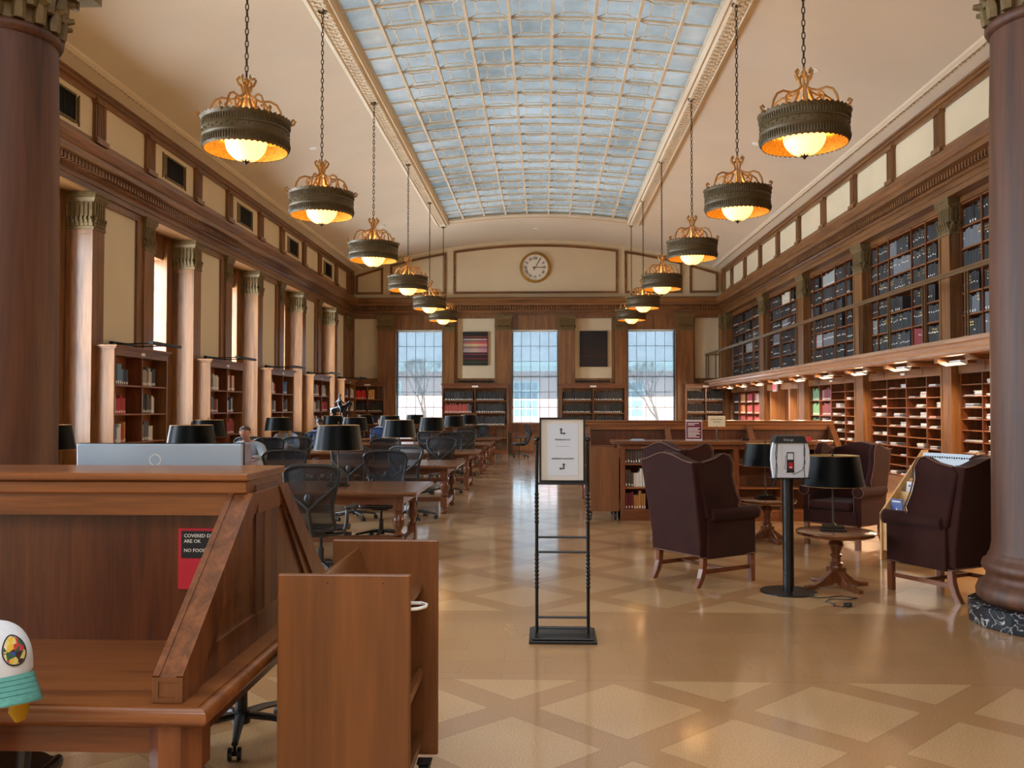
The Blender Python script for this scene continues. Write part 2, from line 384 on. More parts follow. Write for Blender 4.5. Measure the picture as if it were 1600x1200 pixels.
# raised leaf ornament along the frame
om = MB(); y = 4.0
while y < SY1:
    for e, s in ((SX0, -1), (SX1, 1)):
        z = vault(e) - .12
        om.box(e + s*.16 - .02, e + s*.16 + .02, y, y + .09, z - .02, z + .01); om.box(e + s*.23 - .025, e + s*.23 + .025, y + .05, y + .12, z - .02, z + .01); om.box(e + s*.30 - .02, e + s*.30 + .02, y, y + .09, z - .02, z + .01)
    y += .15
om.obj('ornament_band', M['ornament'], sky)
gl = MB(); k = 20; vs = []; fs = []
for i in range(k + 1):
    x = SX0 - .02 + (SX1 - SX0 + .04)*i/k; vs += [(x, SY0, vault(x) + .06), (x, SY1 + .1, vault(x) + .06)]
fs = [(2*i, 2*i+1, 2*i+3, 2*i+2) for i in range(k)]
gl.add(vs, fs); gl.obj('pane', M['roofglass'], sky, smooth=True)
cols = [SX0 + .46 + (SX1 - SX0 - .92)*i/7 for i in range(8)]
rows = []
y = SY1; bands = [27.05 - 4.12*k for k in range(8)]
for bnd in bands:
    rows += [bnd, bnd + .42] + [bnd - .74*j for j in range(1, 5)]
rows = sorted(r_ for r_ in rows if SY0 < r_ < SY1)
rb = MB()
def bar(x0, y0, x1, y1, w, h, up=.02):
    z0, z1 = vault(x0) + up, vault(x1) + up
    d = Vector((x1 - x0, y1 - y0)).normalized(); nx, ny = -d.y*w/2, d.x*w/2
    rb.add([(x0+nx, y0+ny, z0), (x0-nx, y0-ny, z0), (x1-nx, y1-ny, z1), (x1+nx, y1+ny, z1), (x0+nx, y0+ny, z0+h), (x0-nx, y0-ny, z0+h), (x1-nx, y1-ny, z1+h), (x1+nx, y1+ny, z1+h)],
           [(0,1,2,3), (4,7,6,5), (0,4,5,1), (1,5,6,2), (2,6,7,3), (3,7,4,0)])
for c in cols: bar(c, SY0, c, SY1, .05, .07, -.03)
allx = [SX0] + cols + [SX1]
for r_ in rows:
    for a, b_ in zip(allx[:-1], allx[1:]): bar(a, r_, b_, r_, .030, .035, .01)
rb.obj('rib', M['ornament'], sky)
rb = MB()
for r0, r1 in zip(rows[:-1], rows[1:]):
    if r1 < 4 or r1 - r0 < .5: continue
    for a, b_ in zip(cols[:-1], cols[1:]):
        w, h = b_ - a, r1 - r0; ix0, ix1, iy0, iy1 = a + w*.25, b_ - w*.25, r0 + h*.2, r1 - h*.2
        for q in (((ix0, iy0), (ix1, iy0)), ((ix1, iy0), (ix1, iy1)), ((ix1, iy1), (ix0, iy1)), ((ix0, iy1), (ix0, iy0)),
                  ((a + .02, r0 + .012), (ix0, iy0)), ((b_ - .02, r0 + .012), (ix1, iy0)), ((b_ - .02, r1 - .012), (ix1, iy1)), ((a + .02, r1 - .012), (ix0, iy1))):
            bar(q[0][0], q[0][1], q[1][0], q[1][1], .016, .012, .03)
rb.obj('tracery', M['ornament'], sky)
# plaster cornice between frieze and vault
for s, xw in ((-1, XL), (1, XR)):
    P = [(0, 6.60), (.05, 6.66), (.06, 6.74), (.13, 6.76), (.15, 6.80), (.33, 6.86), (.36, 6.84), (.42, 6.90), (.46, 6.97), (.46, 7.1), (0, 7.1)]
    top = vault(xw - s*.46)
    dz = top - 6.95
    c = MB(); c.prism([(xw - s*p, z + dz*(p/.46)) for p, z in P], 'y', YF, YB); y = 4.0
    trim(c, M['ornament'])
    c = MB()
    while y < YB:
        for p in (.19, .25, .31):
            z = 6.80 + (p - .15)/.18*.06 + dz*p/.46
            x = xw - s*p; c.box(x - .02, x + .02, y + (.04 if p == .25 else 0), y + .07 + (.04 if p == .25 else 0), z - .025, z + .01)
        y += .14
    trim(c, M['ornament'])
# wooden entablature, left, right and back
PROF = [(-.9, 5.0), (.04, 5.0), (.04, 5.09), (.06, 5.10), (.06, 5.18), (.09, 5.19), (.11, 5.21), (.11, 5.22), (.15, 5.30), (.20, 5.33), (.30, 5.34), (.30, 5.42), (.33, 5.44), (.35, 5.50), (.37, 5.55), (.37, 5.58),
        (.22, 5.60), (.16, 5.64), (.10, 5.66), (.08, 5.72), (.03, 5.78), (-.9, 5.78)]
ent = MB(); ent.prism([(XL + p, z) for p, z in PROF], 'y', YF, YB); trim(ent, M['oak_y'])
ent = MB(); ent.prism([(XR - p, z) for p, z in PROF], 'y', YF, YB); trim(ent, M['oak_y'])
ent = MB(); PB = [(p, z) for p, z in PROF if z < 5.65] + [(.04, 5.66), (-.0, 5.66)]
ent.prism([(YB - max(p, -.0), z) for p, z in PB], 'x', XL, XR); trim(ent, M['oak_x'])
eg = MB(); y = 3.0
while y < YB - .2:
    for s, xw in ((1, XL), (-1, XR)):
        x = xw + s*.165; eg.box(x - .035, x + .045, y, y + .055, 5.225, 5.325)
        x = xw + s*.085; eg.box(x - .015, x + .02, y + .02, y + .045, 5.185, 5.205)
    y += .10
x = XL
while x < XR:
    eg.box(x, x + .055, YB - .20, YB - .12, 5.225, 5.325); x += .10
trim(eg, M['oak_y'])
# frieze rails and posts with cream panels between
def frieze_post(y, s, xw, w=.34):
    m = MB(); x0, x1 = (xw, xw + .06) if s > 0 else (xw - .06, xw)
    m.box(x0, x1, y - w/2, y + w/2, 5.78, 6.52)
    for j in range(5):
        c = y - w*.32 + w*.16*j; e0, e1 = (x1, x1 + .012) if s > 0 else (x0 - .012, x0)
        m.box(e0, e1, c - .014, c + .014, 5.90, 6.40)
    e0, e1 = (xw, xw + .10) if s > 0 else (xw - .10, xw)
    m.box(e0, e1, y - w/2 - .02, y + w/2 + .02, 6.41, 6.47); m.box(e0, e1, y - w/2 - .02, y + w/2 + .02, 5.78, 5.86)
    trim(m, M['oak_z'])
for k in range(-3, 5):
    for dy in (.18, 2.0):
        y = Y0L + BAY*k + dy
        if 3 < y < YB - .3: frieze_post(y, 1, XL)
y = 14.78 - 2.03*5
while y < YB - .5: frieze_post(y, -1, XR, .30); y += 2.03
for s, xw in ((1, XL), (-1, XR)):
    m = MB()
    for z0, z1, p in ((6.46, 6.54, .05), (6.54, 6.60, .09), (6.60, 6.64, .12), (5.76, 5.84, .04)):
        m.box(min(xw, xw + s*p), max(xw, xw + s*p), YF, YB, z0, z1)
    trim(m, M['oak_y'])
    m = MB(); m.box(min(xw, xw + s*.12), max(xw, xw + s*.12), YB - .34, YB - .04, 5.75, 6.6)
    for j in range(4): m.box(xw + (s*.12 if s > 0 else -.14), xw + (.14 if s > 0 else -.12), YB - .31 + .07*j, YB - .28 + .07*j, 5.85, 6.45)
    trim(m, M['oak_z'])
# panels on the end wall
def strip(m, pts, w, y0, y1):
    # mitred moulding that follows a closed outline in the x-z plane
    n = len(pts); inn = []
    cx = sum(p[0] for p in pts)/n; cz = sum(p[1] for p in pts)/n
    A = sum(pts[i][0]*pts[(i+1) % n][1] - pts[(i+1) % n][0]*pts[i][1] for i in range(n)); sg = 1 if A > 0 else -1
    for i in range(n):
        p0, p1, p2 = Vector(pts[i-1]), Vector(pts[i]), Vector(pts[(i+1) % n])
        d0 = (p1 - p0).normalized(); d1 = (p2 - p1).normalized()
        n0 = Vector((-d0.y, d0.x))*sg; n1 = Vector((-d1.y, d1.x))*sg
        bis = (n0 + n1); bis = bis/max(1e-6, bis.dot(n0)) if bis.length > 1e-6 else n0
        inn.append(p1 + bis*w)
    vs = [(p[0], y1, p[1]) for p in pts] + [(p[0], y0, p[1]) for p in pts] + [(p.x, y0, p.y) for p in inn] + [(p.x, y1, p.y) for p in inn]
    fs = []
    for i in range(n):
        j = (i+1) % n; fs += [(i, j, n+j, n+i), (n+i, n+j, 2*n+j, 2*n+i), (2*n+i, 2*n+j, 3*n+j, 3*n+i)]
    m.add(vs, fs)
def panel_outline(x0, x1, z0, drop, k=12):
    top = [(x1 - (x1 - x0)*i/k, vault(x1 - (x1 - x0)*i/k) - drop) for i in range(k + 1)]
    return [(x0, z0), (x1, z0)] + top
for x0, x1 in ((-6.91, -5.90), (-5.64, -3.58), (-3.32, 2.66), (2.90, 4.98), (5.24, 6.26)):
    m = MB(); strip(m, panel_outline(x0, x1, 5.79, .17), .045, YB - .045, YB); o2 = panel_outline(x0 + .045, x1 - .045, 5.835, .215); strip(m, o2, .035, YB - .025, YB)
    trim(m, M['oak_x'])
# pilasters with gilded capitals
def capital_obj(parent, x0, x1, y0, y1, z0=4.42, z1=5.0):
    m = MB(); e = .03
    m.box(x0 - .015, x1 + .015, y0 - .015, y1 + .015, z0, z0 + .045)                    # necking
    m.box(x0, x1, y0, y1, z0 + .045, z0 + .17)
    # acanthus row
    def leaves(ax, a, b_, c, s):
        k = max(3, round((b_ - a)/.075)); w = (b_ - a)/k
        for i in range(k):
            t = a + w*(i + .5)
            for dz, ww, pp in ((.05, .42, .02), (.10, .34, .035), (.145, .22, .05)):
                if ax == 'x': m.box(t - w*ww, t + w*ww, min(c, c + s*pp), max(c, c + s*pp), z0 + dz, z0 + dz + .05)
                else: m.box(min(c, c + s*pp), max(c, c + s*pp), t - w*ww, t + w*ww, z0 + dz, z0 + dz + .05)
    leaves('x', x0, x1, y0, -1); leaves('y', y0, y1, x1, 1); leaves('y', y0, y1, x0, -1)
    # fluted bell that flares up to the abacus
    P = [(0, .19), (0, .40), (.012, .44), (.04, .49)]
    for (p, a), (q, b2) in zip(P[:-1], P[1:]):
        m.add([(x0-p, y0-p, z0+a), (x1+p, y0-p, z0+a), (x1+p, y1+p, z0+a), (x0-p, y1+p, z0+a), (x0-q, y0-q, z0+b2), (x1+q, y0-q, z0+b2), (x1+q, y1+q, z0+b2), (x0-q, y1+q, z0+b2)],
              [(0,1,5,4), (1,2,6,5), (2,3,7,6), (3,0,4,7), (4,5,6,7), (0,3,2,1)])
    def flutes(ax, a, b_, c, s):
        k = max(3, round((b_ - a)/.07)); w = (b_ - a)/k
        for i in range(k):
            t = a + w*(i + .5)
            if ax == 'x': m.box(t - w*.3, t + w*.3, min(c, c + s*.018), max(c, c + s*.018), z0 + .20, z0 + .43)
            else: m.box(min(c, c + s*.018), max(c, c + s*.018), t - w*.3, t + w*.3, z0 + .20, z0 + .43)
    flutes('x', x0, x1, y0, -1); flutes('y', y0, y1, x1, 1); flutes('y', y0, y1, x0, -1)
    m.box(x0 - .045, x1 + .045, y0 - .045, y1 + .045, z0 + .49, z0 + .535); m.box(x0 - .055, x1 + .055, y0 - .055, y1 + .055, z0 + .535, z1)
    return m.obj('capital', M['gilt'], parent)
def pilaster(x0, x1, y0, y1, zb=0, panel=None, mt='oak_z'):
    TRIM[0] += 1
    m = MB(); m.box(x0, x1, y0, y1, zb, 4.42)
    if zb == 0: m.box(x0 - .03, x1 + .03, y0 - .03, y1 + .03, 0, .22); m.box(x0 - .015, x1 + .015, y0 - .015, y1 + .015, .22, .27)
    if panel == 'y':   # sunk panel drawn by a raised border on the face turned to the camera
        for a, b_ in ((x0, x0 + .05), (x1 - .05, x1)): m.box(a, b_, y0 - .014, y0, zb, 4.40)
        m.box(x0 + .05, x1 - .05, y0 - .014, y0, 4.34, 4.40)
    if panel in ('x+', 'x-'):
        e0, e1 = (x1, x1 + .014) if panel == 'x+' else (x0 - .014, x0)
        for a, b_ in ((y0, y0 + .06), (y1 - .06, y1)): m.box(e0, e1, a, b_, zb, 4.40)
    p = m.obj('trim_%d' % TRIM[0], M[mt]); struct(p)
    capital_obj(p, x0, x1, y0, y1); return p
XP = -7.04
for k, y in enumerate(piers):
    if y < 1 or y > YB - .5: continue
    pilaster(-7.46, XP, y, y + .36, panel='y')
    y2 = min(y + 2.2, YB)
    pilaster(-7.46, XP, y + 1.82, y2, panel='y')
    m = MB()
    m.box(-7.12, -7.075, y + .36, y + .42, 2.5, 5.0); m.box(-7.12, -7.075, y + 1.60, y + 1.82, 2.5, 5.0); m.box(-7.12, -7.075, y + .42, y + 1.60, 4.88, 5.0); m.box(-7.12, -7.075, y + .42, y + 1.60, 2.5, 2.66); m.box(-7.12, -7.05, y + .36, y + 1.82, 0, 2.5)
    trim(m, M['oak_z'])
# window recesses of the left wall
WN = [0]
def lwindow(y0, y1):
    WN[0] += 1
    w = thing('window_%d' % WN[0], None, None, kind='structure')
    m = MB()
    m.box(-7.96, -7.47, y0 + .002, y0 + .22, 0, 4.998); m.box(-7.96, -7.47, y1 - .30, y1 - .002, 0, 4.998)
    m.box(-7.9, -7.55, y0 + .22, y1 - .30, 4.55, 5.0); m.box(-7.9, -7.40, y0 + .22, y1 - .30, .95, 1.02); m.box(-7.9, -7.50, y0 + .22, y1 - .30, 0, .95)
    m.obj('casing', M['oak_z'], w)
    a, b_ = y0 + .22, y1 - .30; f = MB()
    f.frect('x', a, b_, 1.02, 4.55, .05, -7.86, -7.80)
    for i in range(1, 4): c = a + (b_ - a)*i/4; f.box(-7.845, -7.815, c - .012, c + .012, 1.05, 4.52)
    for i in range(1, 7): z = 1.05 + 3.47*i/7; f.box(-7.845, -7.815, a, b_, z - (.03 if i == 3 else .012), z + (.03 if i == 3 else .012))
    f.obj('frame', M['cream'], w)
    MB().box(-7.832, -7.828, a, b_, 1.05, 4.52).obj('pane', M['glass'], w)
for y in piers:
    if -4 < y < YB - 3: lwindow(y + 2.2, y + 4.04)
for k, y in enumerate(piers):     # close the recesses that only the camera's back sees
    if y <= 3: pass
# far wall: pilasters, frames, windows
for a, b_ in ((-6.06, -5.48), (-3.66, -3.26), (-1.76, -1.20), (.51, 1.08), (2.53, 2.97), (4.76, 5.35)):
    pilaster(a, b_, YB - .20, YB, panel=None)
pilaster(-7.50, -7.04, YB - .55, YB); pilaster(6.30, 6.62, YB - .30, YB)
for a, b_ in ((-6.95, -6.08), (-3.16, -1.81), (1.10, 2.42), (5.41, 6.27)):
    m = MB(); strip(m, [(a - .09, 2.62), (b_ + .09, 2.62), (b_ + .09, 4.98), (a - .09, 4.98)], .09, YB - .05, YB); m.box(a - .09, b_ + .09, YB - .04, YB, 4.89, 5.0); m.box(a - .10, b_ + .10, YB - .06, YB, 0, 2.62)
    trim(m, M['oak_z'])
for a, b_ in WINB:
    WN[0] += 1; w = thing('window_%d' % WN[0], None, None, kind='structure')
    m = MB(); m.box(a - .10, a + .0, YB - .12, YB + .35, 0, 5.0); m.box(b_, b_ + .05, YB - .12, YB + .35, 0, 5.0); m.box(a, b_, YB - .10, YB + .0, 4.47, 5.0); m.box(a, b_, YB - .16, YB, 1.0, 1.09); m.box(a, b_, YB - .06, YB, 0, 1.0)
    m.obj('casing', M['oak_z'], w)
    f = MB(); yy = YB + .20
    f.frect('y', a, b_, 1.08, 4.47, .04, yy, yy + .05)
    for i in range(1, 5): c = a + (b_ - a)*i/5; f.box(c - .011, c + .011, yy, yy + .035, 1.1, 4.45)
    for i in range(1, 6): z = 1.1 + 3.35*i/6; h = .025 if i == 3 else .011; f.box(a, b_, yy, yy + .035, z - h, z + h)
    f.obj('frame', M['white'], w)
    MB().box(a, b_, yy + .018, yy + .022, 1.1, 4.45).obj('pane', M['glass'], w)
for i, ((a, b_), zb) in enumerate(zip(WINB, (2.10, 1.98, 2.06))):
    s = MB().box(a + .02, b_ - .02, YB + .120, YB + .122, zb, 4.42).obj('roller_blind', M['scrim'])
    tag(s, ['sheer pale roller blind drawn down the left window of the far wall', 'sheer pale roller blind in the middle window under the wall clock', 'sheer pale roller blind drawn down the right window of the far wall'][i], 'blind', 'roller blinds on the far windows')
    r_ = MB(); r_.cyl((a + .02, YB + .121, 4.43), (b_ - .02, YB + .121, 4.43), .025); r_.box(a + .02, b_ - .02, YB + .112, YB + .130, zb - .02, zb); r_.obj('rail', M['white'], s)
# round columns at the front
def column(x, lab):
    m = MB(); prof = [(.44, .52), (.425, .60), (.42, 1.4), (.415, 2.6), (.40, 3.9), (.385, 4.52)]
    m.lathe(prof, 64); c = m.obj('column', M['column'], smooth=True, loc=(x, 6.9, 0)); struct(c); c['label'] = lab
    b2 = MB(); b2.lathe([(.50, .15), (.535, .19), (.54, .24), (.52, .29), (.49, .31), (.47, .33), (.465, .37), (.485, .39), (.50, .42), (.49, .46), (.46, .48), (.455, .50), (.44, .53)], 64)
    b2.obj('base', M['column'], c, smooth=60)
    pl = MB(); pl.lathe([(.60, 0), (.60, .15)], 16, ph=PI/16); pl.obj('plinth', M['marble'], c, bevel=.01)
    r_ = MB(); r_.lathe([(.385, 4.50), (.41, 4.52), (.425, 4.55), (.41, 4.58), (.385, 4.60)], 64); r_.obj('collar', M['column'], c, smooth=60)
    k = MB(); k.lathe([(.37, 4.58), (.375, 4.8), (.43, 5.05), (.44, 5.06)], 32)
    for i in range(16):
        t = 2*PI*i/16
        for row, (z0, ro, hh) in enumerate(((4.60, .385, .20), (4.72, .39, .26))):
            tt = t + row*PI/16; pth = []
            for j in range(6):
                u = j/5; rr = ro + .01 + .075*u**3 + (.0 if j < 5 else .03); zz = z0 + hh*u - (.03 if j == 5 else 0)
                pth.append((rr*math.cos(tt), rr*math.sin(tt), zz))
            k.tube(pth, [.045, .05, .05, .045, .035, .02], 6)
    for i in range(4):
        t = PI/4 + i*PI/2; k.tube([(.40*math.cos(t), .40*math.sin(t), 4.92), (.47*math.cos(t), .47*math.sin(t), 5.02), (.53*math.cos(t), .53*math.sin(t), 5.0), (.52*math.cos(t), .52*math.sin(t), 4.95)], .035, 6)
    k.box(-.52, .52, -.52, .52, 5.04, 5.12); k.obj('capital', M['gilt'], c, smooth=30)
    return c
column(-4.29, 'left round oak column'); column(3.83, 'right round oak column on dark marble base')
# beam that the round columns carry
m = MB(); m.box(XL, XR, 6.35, 7.45, 5.12, 5.78) if False else None
# ---------------------------------------------------------------- outside, seen through the far windows
M['snow'] = mat('bright_ground', rgb(236, 238, 240), .9); M['slate'] = mat('slate_roof', rgb(172, 182, 190), .8, noise=.15, nscale=3)
M['pinkbrick'] = mat('pale_brick', rgb(196, 172, 168), .9, noise=.08, nscale=12); M['trimblue'] = mat('pale_blue_paint', rgb(196, 220, 222), .6)
M['paneblue'] = mat('distant_pane', rgb(120, 150, 168), .2); M['bark'] = mat('bark', rgb(110, 100, 92), .9)
struct(MB().box(-40, 40, YB + .4, 90, -.6, -.4).obj('ground', M['snow']))
bd = thing('building', 'pale brick building with slate roof seen through the far windows', 'building', (0, 48, -.4))
MB().box(-14, 14, 0, 8, 0, 4.0).obj('wall', M['pinkbrick'], bd)
m = MB(); m.prism([(-.6, 4.5), (9, 4.5), (4.2, 9.5)], 'x', -14.6, 14.6); m.obj('roof', M['slate'], bd)
m = MB(); m.box(-14.3, 14.3, -.45, 0, 4.0, 4.25); m.box(-14.5, 14.5, -.6, 0, 4.25, 4.55); m.obj('eaves', M['trimblue'], bd)
for x in (-8.4, -3.5, -1.0, 4.6, 9.0):
    f = MB().box(x - .7, x + .7, -.06, 0, 1.5, 3.5).obj('window', M['trimblue'], bd)
    p = MB()
    for i in range(4):
        for j in range(4): p.box(x - .62 + .32*i, x - .36 + .32*i, -.08, -.061, 1.6 + .47*j, 1.98 + .47*j)
    q = p.obj('pane', M['paneblue'], f)
def tree(x, y, seed, lab):
    rnd = random.Random(seed); m = MB()
    def br(p, d, L, r, lv):
        q = p + d*L; m.tube([p, (p + q)/2 + Vector((rnd.uniform(-.1, .1), rnd.uniform(-.1, .1), 0))*L, q], [r, r*.8, r*.6], 5)
        if lv:
            for _ in range(3 if lv > 1 else 4):
                e = (d + Vector((rnd.uniform(-.8, .8), rnd.uniform(-.5, .5), rnd.uniform(-.1, .7)))).normalized(); br(q, e, L*.68, r*.55, lv - 1)
    br(Vector((0, 0, 0)), Vector((0, 0, 1)), 1.5, .09, 5)
    o = m.obj('bare_tree', M['bark'], loc=(x, y, -.4)); tag(o, lab, 'tree', 'bare trees outside')
tree(-5.0, 37.5, 3, 'bare young tree outside the left window of the far wall'); tree(4.9, 39, 8, 'bare young tree outside the right window of the far wall')
# ================================================================ LIGHT FITTINGS
CHY = [9.55, 12.85, 16.8, 21.1, 25.1, 28.5]
def chandelier(x, y, lab, grp):
    zt = vault(SX0) - .13; zb = 4.42
    o = thing('chandelier', lab, 'chandelier', (x, y, 0), 0, grp); R = .46
    d = MB(); n = 96
    def ring(r, z, sc=0, ph=0): return [((r + (sc*.35)*abs(math.sin(i*PI/2)))*math.cos(2*PI*i/n), (r + (sc*.35)*abs(math.sin(i*PI/2)))*math.sin(2*PI*i/n), z + (sc*abs(math.sin(i*PI/2)))) for i in range(n)]
    prof = [(R - .012, zb, -.018), (R - .004, zb + .03, 0), (R - .008, zb + .10, 0), (R + .004, zb + .115, 0), (R + .004, zb + .125, 0), (R - .006, zb + .13, 0), (R - .006, zb + .19, 0), (R + .004, zb + .195, 0), (R + .004, zb + .205, 0), (R - .006, zb + .22, 0), (R + .0, zb + .285, 0), (R + .02, zb + .31, .018)]
    vs = []; fs = []
    for r_, z, sc in prof: vs += ring(r_, z, sc)
    for j in range(len(prof) - 1):
        for i in range(n): fs.append((j*n + i, j*n + (i+1) % n, (j+1)*n + (i+1) % n, (j+1)*n + i))
    d.add(vs, fs)
    for i in range(n):      # leaf ribs on the two outer bands
        t = 2*PI*i/n; c, s = math.cos(t), math.sin(t)
        for z0, z1 in ((zb + .015, zb + .095), (zb + .225, zb + .29)):
            d.tube([((R - .002)*c, (R - .002)*s, z0), ((R + .004)*c, (R + .004)*s, (z0 + z1)/2), ((R + .0)*c, (R + .0)*s, z1)], [.004, .009, .004], 4)
    for i in range(48):     # key pattern on the middle band
        t = 2*PI*i/48; c, s = math.cos(t), math.sin(t); d.cyl(((R - .006)*c, (R - .006)*s, zb + .145 + .02*(i % 2)), ((R - .006)*c, (R - .006)*s, zb + .165 + .02*(i % 2)), .010, n=5)
    d.obj('drum', M['bronze'], o, smooth=50)
    l = MB(); vs = []; fs = []
    for z in (zb - .005, zb + .1, zb + .2, zb + .30):
        vs += [((R - .022)*math.cos(2*PI*i/48), (R - .022)*math.sin(2*PI*i/48), z) for i in range(48)]
    for j in range(3):
        for i in range(48): fs.append((j*48 + i, (j+1)*48 + i, (j+1)*48 + (i+1) % 48, j*48 + (i+1) % 48))
    l.add(vs, fs); l.obj('drum_lining', M['goldin'], o, smooth=True)
    b_ = MB(); b_.lathe([(.0, zb - .125)] + [(.222*math.sin(t), zb + .09 - .215*math.cos(t)) for t in [PI/2*i/10 for i in range(1, 11)]] + [(.222, zb + .15), (.235, zb + .18)], 32)
    b_.obj('glass_bowl', M['bowl'], o, smooth=True)
    r_ = MB(); r_.lathe([(.235, zb + .165), (.25, zb + .175), (.25, zb + .19), (.235, zb + .2), (.235, zb + .165)], 32)
    for i in range(4):
        t = PI/4 + i*PI/2; r_.cyl((.24*math.cos(t), .24*math.sin(t), zb + .18), ((R - .01)*math.cos(t), (R - .01)*math.sin(t), zb + .21), .010, n=6)
    r_.obj('bowl_ring', M['goldleaf'], o)
    f = MB(); f.lathe([(.0, zb - .165), (.012, zb - .15), (.02, zb - .14), (.035, zb - .125), (.0, zb - .11)], 12)
    for i in range(10):
        t = 2*PI*i/10; c, s = math.cos(t), math.sin(t); f.add([(.02*s, -.02*c, zb - .136), (-.02*s, .02*c, zb - .136), (.095*c, .095*s, zb - .110)], [(0, 1, 2)])
    f.obj('finial', M['iron'], o)
    for i in range(6):      # wrought scrolls that carry the drum
        t = 2*PI*i/6 + .3; c, s = math.cos(t), math.sin(t); a = MB()
        def P(r, z): return (r*c, r*s, zb + z)
        a.tube([P(.02, .74), P(.055, .71), P(.045, .66), P(.03, .62), P(.07, .58), P(.15, .545), P(.25, .555), P(.32, .52), P(.36, .45), P(.385, .34), P(.44, .30), P(.50, .32), P(.52, .355), P(.495, .375), P(.475, .35)], [.008]*15, 6, flat=1.8)
        a.tube([P(.06, .56), P(.11, .44), P(.20, .36), P(.25, .30), P(.24, .20)], .010, 6, flat=1.6)
        a.tube([P(.15, .50), P(.19, .53), P(.22, .49), P(.205, .42), P(.17, .40), P(.15, .42), P(.165, .44)], .009, 6, flat=1.6)
        a.tube([P(.04, .68), P(.08, .72), P(.10, .77), P(.075, .80), P(.06, .775)], .009, 6, flat=1.6)
        a.obj('scroll_arm', M['goldleaf'], o, smooth=True)
    st = MB(); st.cyl((0, 0, zb + .15), (0, 0, zb + .72), .014, n=8); st.lathe([(.0, zb + .72), (.03, zb + .735), (.035, zb + .76), (.02, zb + .79), (.0, zb + .80)], 12); st.obj('stem', M['goldleaf'], o)
    ch = MB(); z = zb + .79; i = 0; L = .068
    while z < zt - .10:
        q = []
        for j in range(10):
            t = 2*PI*j/10; u = .017*math.cos(t); w = .042*math.sin(t); q.append((u, 0, z + .04 + w) if i % 2 else (0, u, z + .04 + w))
        ch.tube(q, .0065, 5, closed=True); z += L; i += 1
    ch.obj('chain', M['iron'], o, smooth=True)
    k = MB(); k.lathe([(.0, z - .01), (.02, z), (.02, z + .03), (.05, z + .05), (.065, zt - .02), (.07, zt + .005), (.0, zt + .005)], 16); k.obj('canopy', M['bronze'], o, smooth=True)
    return o
ch = chandelier(-3.24, CHY[0], 'bronze drum chandelier, nearest of the left row', 'drum chandeliers hanging in two rows')
SP = ['nearest', 'second', 'third', 'fourth', 'fifth', 'farthest']
for side, x in (('left', -3.24), ('right', 2.76)):
    for i, y in enumerate(CHY):
        if side == 'left' and i == 0: continue
        dup(ch, (x, y, 0), 0.1*i, 'bronze drum chandelier, %s of the %s row' % (SP[i] + ('' if i in (0, 5) else ' from the front'), side))
for x in (-3.24, 2.76):
    for y in CHY:
        d = bpy.data.lights.new('chandelier_bulb', 'POINT'); d.energy = 52; d.color = (1, .66, .32); d.shadow_soft_size = .08
        o = bpy.data.objects.new('chandelier_bulb', d); o.location = (x, y, 4.42 + .19); COL.objects.link(o)
# small recessed fittings in the ceiling
def dl(x, y, lab):
    m = MB(); m.lathe([(.0, -.012), (.07, -.014), (.085, -.006), (.085, .01), (.0, .01)], 20); o = m.obj('ceiling_fitting', M['white'], smooth=True, loc=(x, y, vault(x) - .002)); o.rotation_euler = (0, math.atan(-(x - XC)/RV)*-1, 0)
    tag(o, lab, 'ceiling light', 'small round ceiling fittings')
for i, y in enumerate((10.6, 14.8, 18.9, 23.0, 27.1)):
    dl(-4.95, y, 'small round fitting in the left ceiling slope, %s from the front' % ORD[i]); dl(4.45, y, 'small round fitting in the right ceiling slope, %s from the front' % ORD[i])
dl(-.3, 30.4, 'small round ceiling fitting just past the end of the glass roof light')
# grilles in the left frieze
for k in range(-1, 5):
    yc = Y0L + BAY*(k) + 3.11
    if k > 3: continue
    v = thing('air_vent', 'dark air grille with splayed frame in the left frieze, %s from the front' % ORD[k + 1], 'air vent', (XL, yc, 6.14), 0, 'air grilles in the left frieze')
    f = MB(); w, h = .42, .22
    f.frect('x', -w, w, -h, h, .03, 0, .03)
    f.obj('frame', M['gilt'], v)
    for s in (-1, 1):
        e = MB(); e.add([(.0, s*(w + .02), -h + .06), (.0, s*(w + .02), h - .06), (.0, s*(w + .11), h + .02), (.0, s*(w + .11), -h - .02), (.05, s*(w + .02), -h + .06), (.05, s*(w + .02), h - .06), (.02, s*(w + .11), h + .02), (.02, s*(w + .11), -h - .02)],
              [(0,1,2,3), (4,7,6,5), (0,4,5,1), (1,5,6,2), (2,6,7,3), (3,7,4,0)]); e.obj('side_wing', M['gilt'], v)
    g = MB(); g.box(0, .006, -w + .03, w - .03, -h + .03, h - .03)
    for j in range(16): y = -w + .05 + j*.05; g.box(.006, .02, y, y + .012, -h + .03, h - .03)
    g.obj('grille', M['black'], v)
